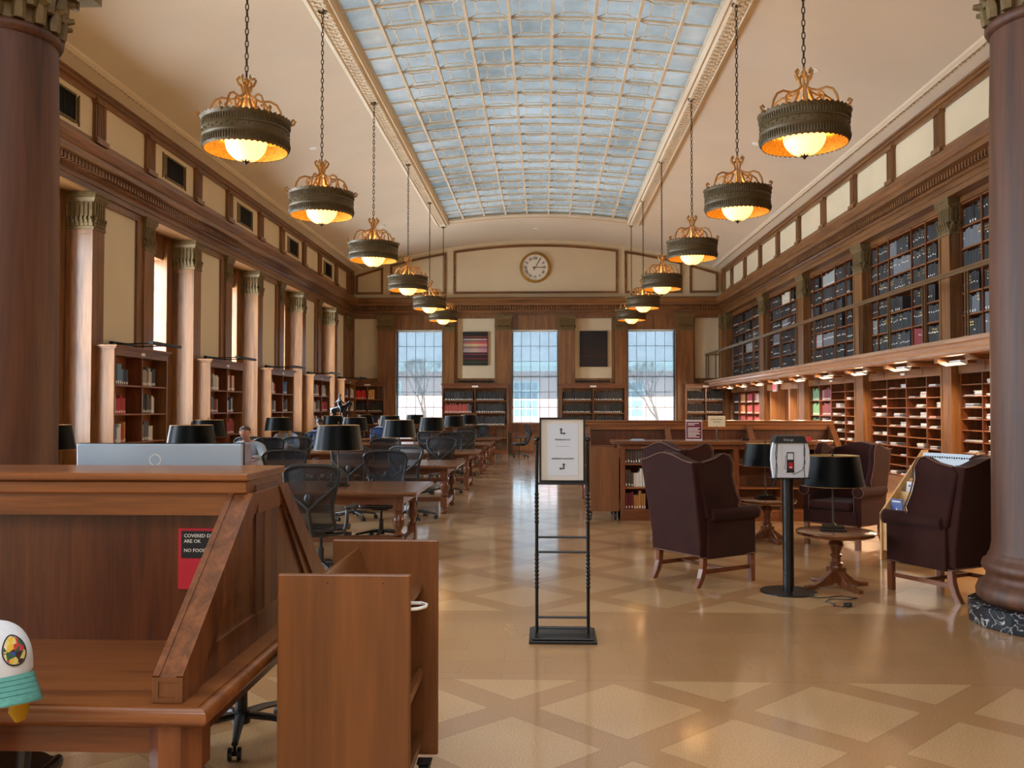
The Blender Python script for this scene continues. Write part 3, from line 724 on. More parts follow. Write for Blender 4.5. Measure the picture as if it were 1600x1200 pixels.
# wall clock
ck = thing('wall_clock', 'round white wall clock with gilt rim and roman numerals high on the far wall', 'clock', (-.34, YB, 6.74))
def yl(m, prof, n=64, y0=0):      # lathe about the y axis
    m.M = Matrix.Rotation(PI/2, 4, 'X'); m.lathe(prof, n); m.M = Matrix.Identity(4)
m = MB(); yl(m, [(.0, 0), (.55, 0), (.56, .04), (.53, .09), (.49, .10), (.475, .07), (.47, .05), (.0, .05)]); m.obj('rim', M['brass'], ck, smooth=40)
m = MB(); yl(m, [(.0, .052), (.468, .052), (.468, .054), (.0, .054)]); m.obj('dial', mat('clock_dial', rgb(226, 222, 210), .6), ck)
RN = ['XII', 'I', 'II', 'III', 'IIII', 'V', 'VI', 'VII', 'VIII', 'IX', 'X', 'XI']
def text(name, s, size, loc, parent, m, rot=(PI/2, 0, 0), align='CENTER', ext=.001, bold=0):
    c = bpy.data.curves.new(name, 'FONT'); c.body = s; c.size = size; c.align_x = align; c.align_y = 'CENTER'; c.extrude = ext; c.offset = bold; c.resolution_u = 2
    c.materials.append(m); o = bpy.data.objects.new(name, c); COL.objects.link(o); o.location = loc; o.rotation_euler = rot
    if parent: o.parent = parent
    return o
INK = mat('black_ink', rgb(20, 20, 22), .7)
for i, s in enumerate(RN):
    a = -2*PI*i/12; text('numeral', s, .125, (.335*math.sin(-a), -.058, .335*math.cos(a)), ck, INK, (PI/2, -a, 0), bold=.003)
m = MB()
for i in range(12):
    a = 2*PI*i/12; c, s = math.sin(a), math.cos(a); m.cyl((.43*c, -.055, .43*s), (.43*c, -.06, .43*s), .011, n=8)
m.obj('minute_mark', INK, ck)
def hand(name, ang, L, w, tail):
    m = MB(); c, s = math.sin(ang), math.cos(ang); px, pz = s, -c
    pts = [(-tail, -w*.8), (-tail*.5, -w*1.2), (0, -w*.6), (L*.75, -w*.5), (L*.82, -w), (L, 0), (L*.82, w), (L*.75, w*.5), (0, w*.6), (-tail*.5, w*1.2), (-tail, w*.8)]
    m.prism([(a*c + b_*px, a*s + b_*pz) for a, b_ in pts], 'y', -.075, -.066); m.sphere((-tail*c, -.07, -tail*s), w*1.6, 8, (1, .3, 1)); return m.obj(name, INK, ck)
hand('hour_hand', math.radians(92), .30, .016, .07); hand('minute_hand', math.radians(30), .42, .013, .09)
# two framed works between the far windows
def art(x0, x1, z0, z1, lab, kind):
    o = thing('wall_art', lab, 'picture', ((x0 + x1)/2, YB - .02, (z0 + z1)/2)); w, h = (x1 - x0)/2, (z1 - z0)/2
    MB().box(-w, w, -.05, 0, -h, h).obj('backing', M['black'], o)
    mt, n, b = newmat('art_' + kind); L = n.links.new; tc = n.nodes.new('ShaderNodeTexCoord'); sp = n.nodes.new('ShaderNodeSeparateXYZ'); L(tc.outputs['Generated'], sp.inputs[0])
    r = n.nodes.new('ShaderNodeValToRGB'); r.color_ramp.interpolation = 'CONSTANT' if kind == 'stripes' else 'LINEAR'; L(sp.outputs['Z'], r.inputs[0])
    if kind == 'stripes':
        cs = [(0, (24, 40, 34)), (.07, (60, 78, 40)), (.10, (30, 30, 32)), (.17, (120, 30, 52)), (.20, (36, 24, 30)), (.30, (108, 40, 70)), (.34, (40, 34, 40)), (.38, (188, 170, 176)), (.50, (150, 120, 130)), (.57, (206, 190, 160)), (.64, (196, 110, 110)), (.70, (130, 100, 110)), (.76, (196, 186, 190)), (.80, (50, 46, 44)), (.84, (120, 60, 70)), (.88, (30, 28, 28))]
    else:
        cs = [(0, (18, 13, 22)), (.12, (34, 18, 30)), (.2, (16, 12, 16)), (.3, (52, 26, 24)), (.36, (20, 14, 18)), (.44, (40, 22, 24)), (.55, (16, 13, 16)), (.75, (22, 16, 20)), (1, (14, 12, 16))]
    e = r.color_ramp.elements
    while len(e) < len(cs): e.new(.5)
    for q, (p, c) in zip(e, cs): q.position = p; q.color = rgb(*c)
    if kind == 'stripes':
        r2 = n.nodes.new('ShaderNodeValToRGB'); e2 = r2.color_ramp.elements; L(sp.outputs['X'], r2.inputs[0]); e2[0].color = (.55, .6, .6, 1); e2[1].color = (.9, .45, .55, 1); q = e2.new(.5); q.color = (1, .95, .6, 1); q = e2.new(.7); q.color = (1, .6, .65, 1)
        mm = n.nodes.new('ShaderNodeMix'); mm.data_type = 'RGBA'; mm.blend_type = 'MULTIPLY'; mm.inputs['Factor'].default_value = .8; L(r.outputs[0], mm.inputs['A']); L(r2.outputs[0], mm.inputs['B']); L(mm.outputs['Result'], b.inputs['Base Color'])
    else: L(r.outputs[0], b.inputs['Base Color'])
    b.inputs['Roughness'].default_value = .6
    MB().box(-w + .02, w - .02, -.062, -.05, -h + .02, h - .02).obj('canvas', mt, o)
art(-2.97, -2.06, 3.18, 4.40, 'striped many-coloured woven panel between the left and middle far windows', 'stripes')
art(1.27, 2.27, 3.12, 4.42, 'near-black dark panel between the middle and right far windows', 'dark')
# ================================================================ BOOKS
def bookmesh(name, t, h, d, col, label=True, band=False, lz=.06):
    m = MB(); r = min(t*.25, .012)
    # cover: rounded spine at -y
    pts = [(-t/2, d/2), (-t/2, -d/2 + r), (-t/4, -d/2 + r*.2), (0, -d/2), (t/4, -d/2 + r*.2), (t/2, -d/2 + r), (t/2, d/2)]
    pt2 = [(t/2 - .003, d/2), (t/2 - .003, -d/2 + r), (-t/2 + .003, -d/2 + r), (-t/2 + .003, d/2)]
    m.mat = 0; m.prism(pts + pt2, 'z', 0, h)
    m.mat = 1; m.box(-t/2 + .003, t/2 - .003, -d/2 + r, d/2 - .006, .003, h - .005)
    if label:
        m.mat = 1; q = [(x*.86, y - .0012) for x, y in pts[1:6]]; m.prism(q + [(x, y + .004) for x, y in q[::-1]], 'z', h*lz, h*(lz + (.14 if lz < .1 else .07)))
    if band:
        m.mat = 2; q = [(x*1.01, y - .001) for x, y in pts[1:6]]
        for z in (.62, .80): m.prism(q + [(x, y + .004) for x, y in q[::-1]], 'z', h*z, h*z + .012)
    return m.mesh(name, [col, M['label'], M['brass']])
BC = {}
def bookcol(c):
    if c not in BC: BC[c] = mat('cloth_%d_%d_%d' % c, rgb(*c), .65)
    return BC[c]
MESHC = {}
def bookm(c, ti, t, h, d, label, band, lz=.06):
    k = (c, ti, round(h, 2), d, label, band, lz)
    if k not in MESHC: MESHC[k] = bookmesh('book', t, h, d, bookcol(c), label, band, lz)
    return MESHC[k]
BOOKN = {}
def shelf_of_books(p, ang, L, palette, tr, hr, d, label, group, name='book', cat='book', fill=1.0, lab=True, band=0, bulk=None, rnd=random, start=0, lean=.0, paper=0, runs=(3, 9)):
    """books from p along the direction ang (spines face the viewer's side), individually, or into the bulk mesh"""
    x = start; dx, dy = math.cos(ang), math.sin(ang); end = L*fill; col = rnd.choice(palette); run = rnd.randint(*runs); lz = .06 if name != 'bound_volume' else rnd.choice([.06, .30, .42, .56]); labp = 1 if name != 'bound_volume' else rnd.choice([.3, .7, .9])
    while True:
        run -= 1
        if run <= 0: col = rnd.choice(palette); run = rnd.randint(*runs)
        ti = rnd.randrange(3); t = tr[0] + (tr[1] - tr[0])*ti/2; h = hr[0] + (hr[1] - hr[0])*rnd.randrange(4)/3
        if x + t + .003 > end: break
        cx, cy_ = p[0] + dx*(x + t/2), p[1] + dy*(x + t/2)
        if bulk is None:
            me = bookm(col, ti, t, h, d, lab and rnd.random() < labp, rnd.random() < band, lz)
            o = bpy.data.objects.new(name, me); COL.objects.link(o); o.location = (cx, cy_, p[2] + .0008); o.rotation_euler = (0, 0, ang)
            tag(o, label, cat, group); BOOKN[group] = BOOKN.get(group, 0) + 1
        else:
            bulk.M = T(cx, cy_, p[2] + .0008, ang); bulk.mat = BULKM.index(col) if col in BULKM else 0
            bulk.box(-t/2, t/2, -d/2, d/2, 0, h)
            if lab and rnd.random() < labp: bulk.mat = len(BULKM); bulk.box(-t*.40, t*.40, -d/2 - .002, -d/2, h*lz, h*(lz + (.14 if lz < .1 and name != 'bound_volume' else .07)))
            bulk.M = Matrix.Identity(4)
        x += t + .0015
DARK = [(28, 28, 29), (34, 34, 35), (24, 26, 25), (46, 46, 48), (28, 25, 25)]
BULKM = DARK + [(104, 108, 114), (130, 36, 40), (160, 60, 60), (150, 156, 156), (60, 90, 130), (200, 190, 170), (206, 200, 190), (190, 90, 96), (178, 84, 90), (190, 150, 90)]
def bulk_obj(mb, name, label, cat, group=None):
    o = mb.obj(name, [bookcol(c) for c in BULKM] + [M['label']]); tag(o, label, cat, group, 'stuff'); return o
# ================================================================ BOOKCASES OF THE LEFT WALL (face +x, spines toward the room)
MIX = [(60, 60, 62), (150, 150, 146), (216, 212, 202), (200, 196, 186), (170, 40, 44), (36, 52, 78), (90, 120, 150), (176, 120, 60), (40, 74, 56), (110, 34, 44), (220, 214, 200), (30, 30, 34), (84, 70, 60)]
GREY = [(176, 172, 164), (120, 112, 104), (196, 190, 176), (90, 90, 94), (150, 140, 128), (52, 56, 66)]
REDS = [(150, 44, 50), (168, 52, 58), (196, 190, 180), (128, 34, 44)]
def case_body(parent, x0, x1, y0, y1, H, cols, rows, z0=.12, face='x', back=True):
    """open bookcase; face 'x': shelves open toward +x; 'y': toward -y; '-x': toward -x. returns cells"""
    s = MB(); t = .03
    zr = [z0 + (H - .16 - z0)*i/rows for i in range(rows + 1)]
    if face == 'y':
        MB().box(x0, x0 + .045, y0, y1, 0, H - .04).obj('side_panel', M['cherry_z'], parent); MB().box(x1 - .045, x1, y0, y1, 0, H - .04).obj('side_panel', M['cherry_z'], parent)
        s = MB(); s.box(x0 + .045, x1 - .045, y1 - .02, y1, z0, H - .1); s.obj('back_panel', M['shelf_x'], parent)
        w = (x1 - x0 - .09)/cols
        for i in range(1, cols): MB().box(x0 + .045 + w*i - .015, x0 + .045 + w*i + .015, y0 + .005, y1 - .02, z0, H - .16).obj('divider', M['cherry_z'], parent)
        for z in zr[:-1]: MB().box(x0 + .045, x1 - .045, y0 + .012, y1 - .02, z - .025, z).obj('shelf', M['shelf_x'], parent)
        c = MB(); c.box(x0 + .045, x1 - .045, y0 - .002, y1, H - .16, H - .04); c.box(x0 - .02, x1 + .02, y0 - .03, y1, H - .06, H - .03); c.box(x0 - .05, x1 + .05, y0 - .06, y1, H - .03, H); c.obj('cornice', M['cherry_x'], parent)
        c = MB(); c.box(x0, x1, y0 - .002, y1, 0, z0 - .027); c.box(x0 - .015, x1 + .015, y0 - .02, y1, 0, .09); c.obj('plinth', M['cherry_x'], parent)
        return [(x0 + .045 + w*i + .02, zr[j], w - .04) for j in range(rows) for i in range(cols)]
    sg = 1 if face == 'x' else -1
    fx = x1 if sg > 0 else x0; bx = x0 if sg > 0 else x1
    MB().box(x0, x1, y0, y0 + .045, 0, H - .04).obj('side_panel', M['oak_z'], parent); MB().box(x0, x1, y1 - .045, y1, 0, H - .04).obj('side_panel', M['oak_z'], parent)
    s = MB(); s.box(min(bx, bx + sg*.02), max(bx, bx + sg*.02), y0 + .045, y1 - .045, z0, H - .1); s.obj('back_panel', M['shelf'], parent)
    w = (y1 - y0 - .09)/cols; a, b_ = sorted((bx + sg*.02, fx - sg*.005))
    for i in range(1, cols): MB().box(a, b_, y0 + .045 + w*i - .015, y0 + .045 + w*i + .015, z0, H - .16).obj('divider', M['cherry_z'], parent)
    a, b_ = sorted((bx + sg*.02, fx - sg*.012))
    for z in zr[:-1]: MB().box(a, b_, y0 + .045, y1 - .045, z - .025, z).obj('shelf', M['shelf'], parent)
    c = MB()
    def bb(p0, p1, ya, yb, za, zb):
        q0, q1 = sorted((bx if p0 is None else fx + sg*p0, fx + sg*p1)); c.box(q0, q1, ya, yb, za, zb)
    bb(None, .002, y0 + .045, y1 - .045, H - .16, H - .04); bb(None, .03, y0 - .02, y1 + .02, H - .06, H - .03); bb(None, .06, y0 - .05, y1 + .05, H - .03, H); c.obj('cornice', M['oak_y'], parent)
    c = MB(); bb(None, .003, y0, y1, 0, z0 - .027); bb(None, .02, y0 - .015, y1 + .015, 0, .09); c.obj('plinth', M['cherry_y'], parent)
    return [(y0 + .045 + w*i + .02, zr[j], w - .04) for j in range(rows) for i in range(cols)]
def plate(parent, x, y, z, face):
    m = MB(); (m.box(x, x + .006, y - .07, y + .07, z - .025, z + .025) if face == 'x' else m.box(x - .11, x + .11, y - .006, y, z - .03, z + .03)); m.obj('label_plate', M['white'], parent)
NB = ['nearest', 'second', 'third', 'fourth', 'fifth']
rb_ = random.Random(11)
YLC = [Y0L + BAY*k for k in range(0, 5)]
for k, y in enumerate(YLC):
    y0, y1 = y + .12, min(y + 2.12, YB - .75)
    bc = thing('bookcase', '%s oak bookcase along the left wall, %s' % (NB[k], ['beside the left column', 'behind the man with the laptop', 'with blue books at its top right', 'behind the dark-haired reader', 'in the far left corner'][k]), 'bookcase', (0, 0, 0), 0, 'bookcases against the left wall')
    cells = case_body(bc, -7.04, -6.74, y0, y1, 2.62, 2, 5, .14)
    plate(bc, -6.737, (y0 + y1)/2, 2.52, 'x')
    for ci, (ys, z, w) in enumerate(cells):
        j, i = divmod(ci, 2)
        if j == 0 or (j == 1 and k > 0): continue
        if k == 4 and j < 3: continue
        pal = [MIX, GREY, REDS, MIX][(k + j*2 + i) % 4]
        if k == 2 and j == 4 and i == 1: pal = [(70, 110, 160), (60, 96, 150)]
        if k == 0 and j == 1 and i == 0: pal = [(110, 34, 44), (120, 40, 50)]
        fl = rb_.uniform(.42, .66) if k < 3 else rb_.uniform(.6, .9)
        shelf_of_books((-6.865, ys, z), PI/2, w, pal, (.040, .072), (.25, .33), .21, 'book on %s shelf from top, %s half, %s left-wall bookcase' % (ORD[4 - j], 'near' if i == 0 else 'far', NB[k]), 'books in the left-wall bookcases', fill=fl, rnd=rb_, runs=(1, 3))
    # bar light on two arms above the case
    pl = thing('picture_light', '%s black bar light on arms above the left-wall bookcases' % NB[k], 'bar light', (0, y0 + .9, 2.68), 0, 'bar lights over the left bookcases')
    yy = .0
    m = MB(); m.box(-6.36, -6.27, -.55, .55, -.03, .02); m.obj('lamp_bar', M['black'], pl, bevel=.006)
    for dy in (-.3, .3): MB().cyl((-7.03, dy, -.01), (-6.33, dy, .0), .011, n=6).obj('arm', M['black'], pl)
    MB().box(-7.06, -7.00, -.42, .42, -.04, .03).obj('wall_bracket', M['black'], pl)
# far wall bookcases
bulk = MB(); rb_ = random.Random(5)
BKX = [(-6.95, -5.74, 'left corner'), (-3.66, -1.30, 'left and middle windows'), (.58, 2.87, 'middle and right windows'), (4.98, 6.42, 'right corner')]
for k, (a, b_, nm) in enumerate(BKX):
    wh = 'in the far ' + nm if 'corner' in nm else 'between the ' + nm + ' of the far wall'
    bc = thing('bookcase', 'wide wooden bookcase of bound volumes ' + wh, 'bookcase', (0, 0, 0), 0, 'bookcases against the far wall')
    H = 2.56 if k == 0 else 2.50
    cells = case_body(bc, a, b_, YB - .62, YB - .12, H, 2, 5, .12, 'y'); plate(bc, (a + b_)/2, YB - .623, H - .10, 'y')
    for ci, (x, z, w) in enumerate(cells):
        j, i = divmod(ci, 2)
        if j < 2: continue
        pal = DARK
        if k == 0 and j == 4: pal = [(206, 44, 40)] if i == 0 else [(206, 150, 84)]
        if k == 1 and j == 3 and i == 0: pal = [(120, 44, 54), (54, 70, 70), (90, 100, 120), (160, 70, 60)]
        fl = .97
        if k == 0 and j == 4 and i == 1: fl = .48
        full = j >= 3 or (j == 2 and k in (1, 2))
        shelf_of_books((x, YB - .46, z), 0, w, pal, (.040, .068), (.29, .345), .24, 'bound volume on %s shelf from top, %s half, %s' % (ORD[4 - j], 'left' if i == 0 else 'right', ['far left corner bookcase', 'bookcase left of middle window', 'bookcase right of middle window', 'far right corner bookcase'][k]), 'bound volumes in the far-wall bookcases', 'reference_volume', 'volume', fill=fl, rnd=rb_, bulk=None if full else bulk)
    MB().obj
if bulk.v: bulk_obj(bulk, 'reference_volumes', 'dark bound volumes on the low shelves of the far-wall bookcases', 'volumes')
for x in (-2.48, 1.74):
    m = MB().box(-.62, .62, -.06, .135, -.03, .03).obj('picture_light', M['black'], loc=(x, YB - .14, 2.60)); tag(m, 'slim black bar light above the bookcase %s the middle far window' % ('left of' if x < 0 else 'right of'), 'bar light', 'bar lights on the far wall')
# low panelled sill cupboards under the far windows
for i, (a, b_) in enumerate(WINB):
    o = thing('window_seat', 'low oak sill cupboard under the %s far window' % ['left', 'middle', 'right'][i], 'cupboard', ((a + b_)/2, YB - .45, 0), 0, 'sill cupboards on the far wall'); w = (b_ - a)/2
    MB().box(-w, w, -.0, .32, 0, .72).obj('body', M['cherry_x'], o); MB().box(-w - .02, w + .02, -.04, .32, .72, .76).obj('top', M['cherry_x'], o)
    for j in range(2): MB().box(-w + .06 + w*j, -w + w*(j + 1) - .04, -.015, 0, .12, .62).obj('door', M['oak_z'], o)
# ================================================================ RIGHT WALL: GALLERY ABOVE, PIGEONHOLES BELOW
PIL = [(10.45, 10.85), (14.55, 14.95), (18.52, 19.05), (22.68, 23.25), (26.78, 27.40)]
for a, b_ in PIL:
    pilaster(6.50, 6.75, a, b_, zb=2.6, panel='x-')
    m = MB(); m.box(6.50, 6.72, a, b_, 0, 2.38); m.box(6.47, 6.50, a - .02, b_ + .02, 0, .22); m.box(6.49, 6.50, a, a + .05, .22, 2.38); m.box(6.49, 6.50, b_ - .05, b_, .22, 2.38); trim(m, M['oak_z'])
pilaster(6.42, 6.66, 31.98, 32.3, zb=2.6)
m = MB(); m.box(6.70, 7.04, YF, 10.45, 0, 2.38); m.box(6.70, 7.04, YF, 10.45, 2.60, 4.99)
for k in range(9): a = -7.4 + 1.98*k; m.frect('x', a, a + 1.7, .3, 2.2, .09, 6.675, 6.70); m.frect('x', a, a + 1.7, 2.8, 4.8, .09, 6.675, 6.70)
trim(m, M['oak_z'])
BAYS = [(10.85, 14.55), (14.95, 18.52), (19.05, 22.68), (23.25, 26.78), (27.40, 31.95)]
GC = [[10.9, 11.8, 13.05, 13.85, 14.53], [14.97, 15.33, 15.86, 16.48, 17.56, 18.14, 18.50], [19.07, 19.53, 20.03, 20.75, 21.72, 22.38, 22.66], [23.3, 23.9, 24.46, 25.42, 26.41, 26.76], [27.44, 28.08, 28.94, 29.94, 31.01, 31.9]]
GZ = [2.76, 3.11, 3.46, 3.82, 4.17, 4.52, 4.90]
gb = MB(); rb_ = random.Random(21); NAMES = ['beside the right column', 'second from the right column', 'third from the right column', 'fourth from the right column', 'farthest from the right column']
for k, (a, b_) in enumerate(BAYS):
    c = thing('gallery_bookcase', 'tall gallery bookcase of dark bound volumes, ' + NAMES[k], 'bookcase', (0, 0, 0), 0, 'bookcases of the upper gallery')
    MB().box(7.0, 7.04, a, b_, 2.6, 5.0).obj('back_panel', M['cherry_z'], c)
    for y in GC[k]: MB().box(6.66, 7.0, y - .018, y + .018, 2.60, 5.0).obj('divider', M['cherry_z'], c)
    for z in GZ: MB().box(6.67, 7.0, a, b_, z - .028, z).obj('shelf', M['shelf'], c)
    MB().box(6.64, 7.0, a, b_, 4.90, 4.997).obj('header', M['oak_y'], c); MB().box(6.65, 7.0, a, b_, 2.60, 2.732).obj('plinth', M['oak_y'], c)
    for ci in range(len(GC[k]) - 1):
        y0, y1 = GC[k][ci] + .02, GC[k][ci + 1] - .02
        if y1 < 12.9: continue
        for j, z in enumerate(GZ[:-1]):
            q = rb_.random(); pal = DARK
            if q < .03: pal = [(130, 36, 40), (150, 156, 156)]
            elif q < .12: pal = [(104, 108, 114), (46, 46, 48)]
            if k == 3 and j == 5 and ci == 2: pal = [(60, 90, 130), (200, 190, 170)]
            near = k <= 1
            shelf_of_books((6.80, y1, z), -PI/2, y1 - y0, pal, (.070, .098), (.26, .30), .24, 'bound volume on %s shelf from top, gallery bookcase %s' % (ORD[5 - j], NAMES[k]), 'bound volumes in the upper gallery', 'bound_volume', 'bound volume', fill=rb_.choice([.99, .99, .95, .88, .6]), band=.3, rnd=rb_, bulk=None if near else gb)
bulk_obj(gb, 'bound_volumes', 'dark bound volumes filling the farther gallery bookcases', 'bound volumes')
# gallery floor, fascia and rail
g = MB(); g.prism([(6.50, 2.60), (5.72, 2.60), (5.70, 2.57), (5.70, 2.54), (5.76, 2.52), (5.78, 2.47), (5.82, 2.44), (5.82, 2.40), (5.86, 2.38), (6.50, 2.38)], 'y', YF, YB - .2); trim(g, wood('gallery_edge', rgb(150, 112, 84), rgb(188, 150, 120), axis='y', scale=6, rough=.35, coat=.4))
g = MB(); g.box(6.50, 7.05, YF, YB, 2.38, 2.598); trim(g, M['oak_y'])
m = MB(); y = 8.6 - 1.015*15
while y < YB - .3: m.box(5.90, 6.48, y, y + .12, 2.30, 2.38); y += 1.015
trim(m, M['oak_x'])
rl = thing('gallery_railing', 'slim bronze-coloured railing along the upper gallery edge', 'railing', (5.79, 0, 2.60)); RLM = mat('railing_metal', rgb(124, 98, 68), .35, .6)
m = MB(); m.box(-.03, .03, -7.9, 32.45, .94, .97); m.box(-.018, .018, -7.9, 32.45, .90, .94); m.obj('handrail', RLM, rl)
y = 12.47 - 1.39*14
while y < 32.3:
    m = MB(); m.box(-.012, .012, y - .05, y - .03, 0, .93); m.box(-.012, .012, y + .03, y + .05, 0, .93); m.box(-.03, .03, y - .07, y + .07, 0, .015); m.obj('post', RLM, rl); y += 1.39
m = MB(); m.box(.0, .67, 32.43, 32.45, .94, .97); m.obj('end_rail', RLM, rl); MB().box(.0, .03, 32.42, 32.45, 0, .94).obj('post', RLM, rl)
# lamps under the gallery
WARM = mat('under_shelf_diffuser', rgb(255, 244, 220), .5, emit=(1, .86, .66, 1), estr=.7)
i = 0; y = 9.6
while y < YB - .8:
    if not 23.4 < y < 26.6 or True:
        o = thing('shelf_light', 'white strip light under the gallery, %s from the front' % (ORD[i] if i < 12 else 'one of the last'), 'light', (6.12, y, 2.30), 0, 'strip lights under the gallery')
        m = MB(); m.prism([(-.05, 0), (.05, -.035), (.06, .0), (.05, .03), (-.05, .03)], 'y', -.35, .35); m.obj('housing', M['white'], o)
        m = MB(); m.add([(-.04, -.33, -.006), (.045, -.33, -.037), (.045, .33, -.037), (-.04, .33, -.006)], [(0, 1, 2, 3)]); m.obj('diffuser', WARM, o)
        a_ = area('shelf_light_lamp', (6.15, y, 2.25), (0, math.radians(32), 0), .1, .7, 46, (1, .70, .42)); i += 1
    y += 2.03
# pigeonholes and lower shelves
LZ = [.38, .56, .74, .92, 1.10, 1.28, 1.455, 1.635, 1.815, 2.0, 2.17]
def lower_unit(a, b_, cols, lab, rows=LZ):
    c = thing('pigeonhole_cabinet', lab, 'cabinet', (0, 0, 0), 0, 'shelving under the gallery')
    MB().box(7.0, 7.04, a, b_, .1, 2.38).obj('back_panel', M['shelf'], c); MB().box(6.62, 7.0, a, b_, 0, .355).obj('plinth', M['oak_y'], c)
    h = MB(); h.box(6.60, 7.0, a, b_, 2.17, 2.38)
    n = max(1, round((b_ - a)/.9))
    h.obj('header', M['oak_y'], c)
    for i in range(n):
        w = (b_ - a)/n; e = MB(); e.box(6.592, 6.60, a + w*i + .04, a + w*(i+1) - .04, 2.20, 2.35); e.obj('header_panel', M['oak_y'], c)
    m = MB().box(6.58, 6.592, (a + b_)/2 - .09, (a + b_)/2 + .09, 2.225, 2.265).obj('label_plate', M['white'], c)
    for y in cols: MB().box(6.625, 7.0, y - .014, y + .014, .355, 2.17).obj('divider', M['cherry_z'], c)
    return c
lu = [lower_unit(10.85, 14.55, [], 'oak pigeonhole cabinet partly hidden by the right column'), lower_unit(14.95, 18.52, [], 'wide oak pigeonhole cabinet with four columns of magazines'), lower_unit(19.05, 22.68, [], 'oak cabinet with green books at left and magazines at right'),
      lower_unit(27.40, 31.90, [], 'oak shelving with pink and tan bound books near the far corner')]
def pig(c, ys, zs, x0=6.63):
    for y in ys: MB().box(x0, 7.0, y - .014, y + .014, .355, 2.17).obj('divider', M['cherry_z'], c)
    for z in zs: MB().box(x0 + .005, 7.0, min(ys), max(ys), z - .016, z).obj('shelf', M['shelf'], c)
pig(lu[0], [10.87, 11.7, 12.53, 13.3, 13.83, 14.53], LZ[:-1]); pig(lu[1], [14.97, 15.27 + .55, 16.70, 17.62, 18.50], LZ[:-1]); pig(lu[2], [19.07, 20.05, 21.0], LZ[:-1])
BZ = [.38, .74, 1.09, 1.45, 1.81]
pig(lu[2], [21.03, 21.9, 22.66], BZ); pig(lu[3], [27.42, 27.9, 28.9, 29.9, 30.9, 31.88], BZ)
rb_ = random.Random(9); PAL2 = [(226, 222, 212), (206, 206, 204), (190, 176, 160), (150, 160, 176), (222, 210, 190), (176, 80, 70), (70, 90, 120)]
PM = [mat('cover_%d' % i, rgb(*c), .6) for i, c in enumerate(PAL2)]
def pile(x, y, z, n, wd, dp, lab, group, rz=0):
    m = MB(); zz = 0; r = rb_
    for i in range(n):
        t = r.uniform(.004, .010); m.mat = r.choices(range(7), [6, 5, 2, 2, 3, .6, .6])[0]; ox, oy = r.uniform(-.012, .012), r.uniform(-.02, .02)
        m.box(-dp/2 + ox, dp/2 + ox, -wd/2 + oy, wd/2 + oy, zz, zz + t - .0006); zz += t
    o = m.obj('magazine_pile', PM, loc=(x, y, z + .0008)); o.rotation_euler = (0, 0, rz); tag(o, lab, 'magazines', group); return o
def sized(n): return 'thin' if n < 5 else ('small' if n < 9 else 'tall')
def fill_pig(ys, zs, wh, prob=.8, cols=None):
    for ci in range(len(ys) - 1):
        for j, z in enumerate(zs):
            if rb_.random() > prob: continue
            if j == len(zs) - 1 and rb_.random() < .6: continue
            n = rb_.choice([4, 6, 8, 10, 13]); w = .27
            lo, hi = ys[ci] + .17, ys[ci + 1] - .17
            two = hi - lo > .34 and rb_.random() < .55
            spots = [('near', rb_.uniform(lo, lo + .04), n), ('far', rb_.uniform(hi - .04, hi), rb_.choice([3, 5, 8]))] if two else [('near' if q_ < .5 else 'far', lo + (hi - lo)*q_, n) for q_ in [rb_.random()]]
            for sd, yy, nn in spots:
                pile(6.80, yy, z, nn, w, .28, '%s magazine pile, %s side, %s row down, %s column, %s' % (sized(nn), sd, ORD[len(zs) - 1 - j], ORD[ci], wh), 'magazine piles in the pigeonholes', 0)
fill_pig([13.3, 13.83, 14.53], LZ[:-1], 'cabinet by the right column', .85); fill_pig([14.97, 15.82, 16.70, 17.62, 18.50], LZ[:-1], 'wide four-column cabinet'); fill_pig([19.07, 20.05, 21.0], LZ[:-1], 'cabinet with green books')
BKL = [(19.0, 0)]
LBK = MB()
def lowbooks(y0, y1, z, pal, wh, fill=.97, bulk=None):
    shelf_of_books((6.80, y1, z), -PI/2, y1 - y0, pal, (.045, .075), (.24, .30), .22, wh, 'books on the lower right-hand shelves', fill=fill, rnd=rb_, bulk=bulk)
for j, z in enumerate(BZ):
    if j < 2: continue
    lowbooks(21.05, 21.88, z, [(150, 110, 116), (180, 170, 164), (120, 60, 66), (210, 204, 196)], 'mixed book on the %s shelf down, second column, cabinet with green books' % ORD[4 - j])
    lowbooks(21.93, 22.63, z, [(104, 150, 112), (120, 168, 126), (64, 76, 90)], 'green or grey book on the %s shelf down of the green-book cabinet' % ORD[4 - j], .95)
    for ci, (a, b_) in enumerate(((27.93, 28.87), (28.93, 29.87), (29.93, 30.87), (30.93, 31.85))):
        pal = [[(206, 200, 190), (190, 90, 96)], [(178, 84, 90), (190, 90, 96)], [(190, 150, 90), (178, 84, 90)], [(28, 28, 29), (46, 46, 48)]][ci]
        lowbooks(a, b_, z, pal, 'bound book on the %s shelf down, %s column, far corner shelving' % (ORD[4 - j], ORD[ci]), bulk=LBK)
bulk_obj(LBK, 'bound_books', 'pink, tan and dark bound books on the shelves near the far right corner', 'books')
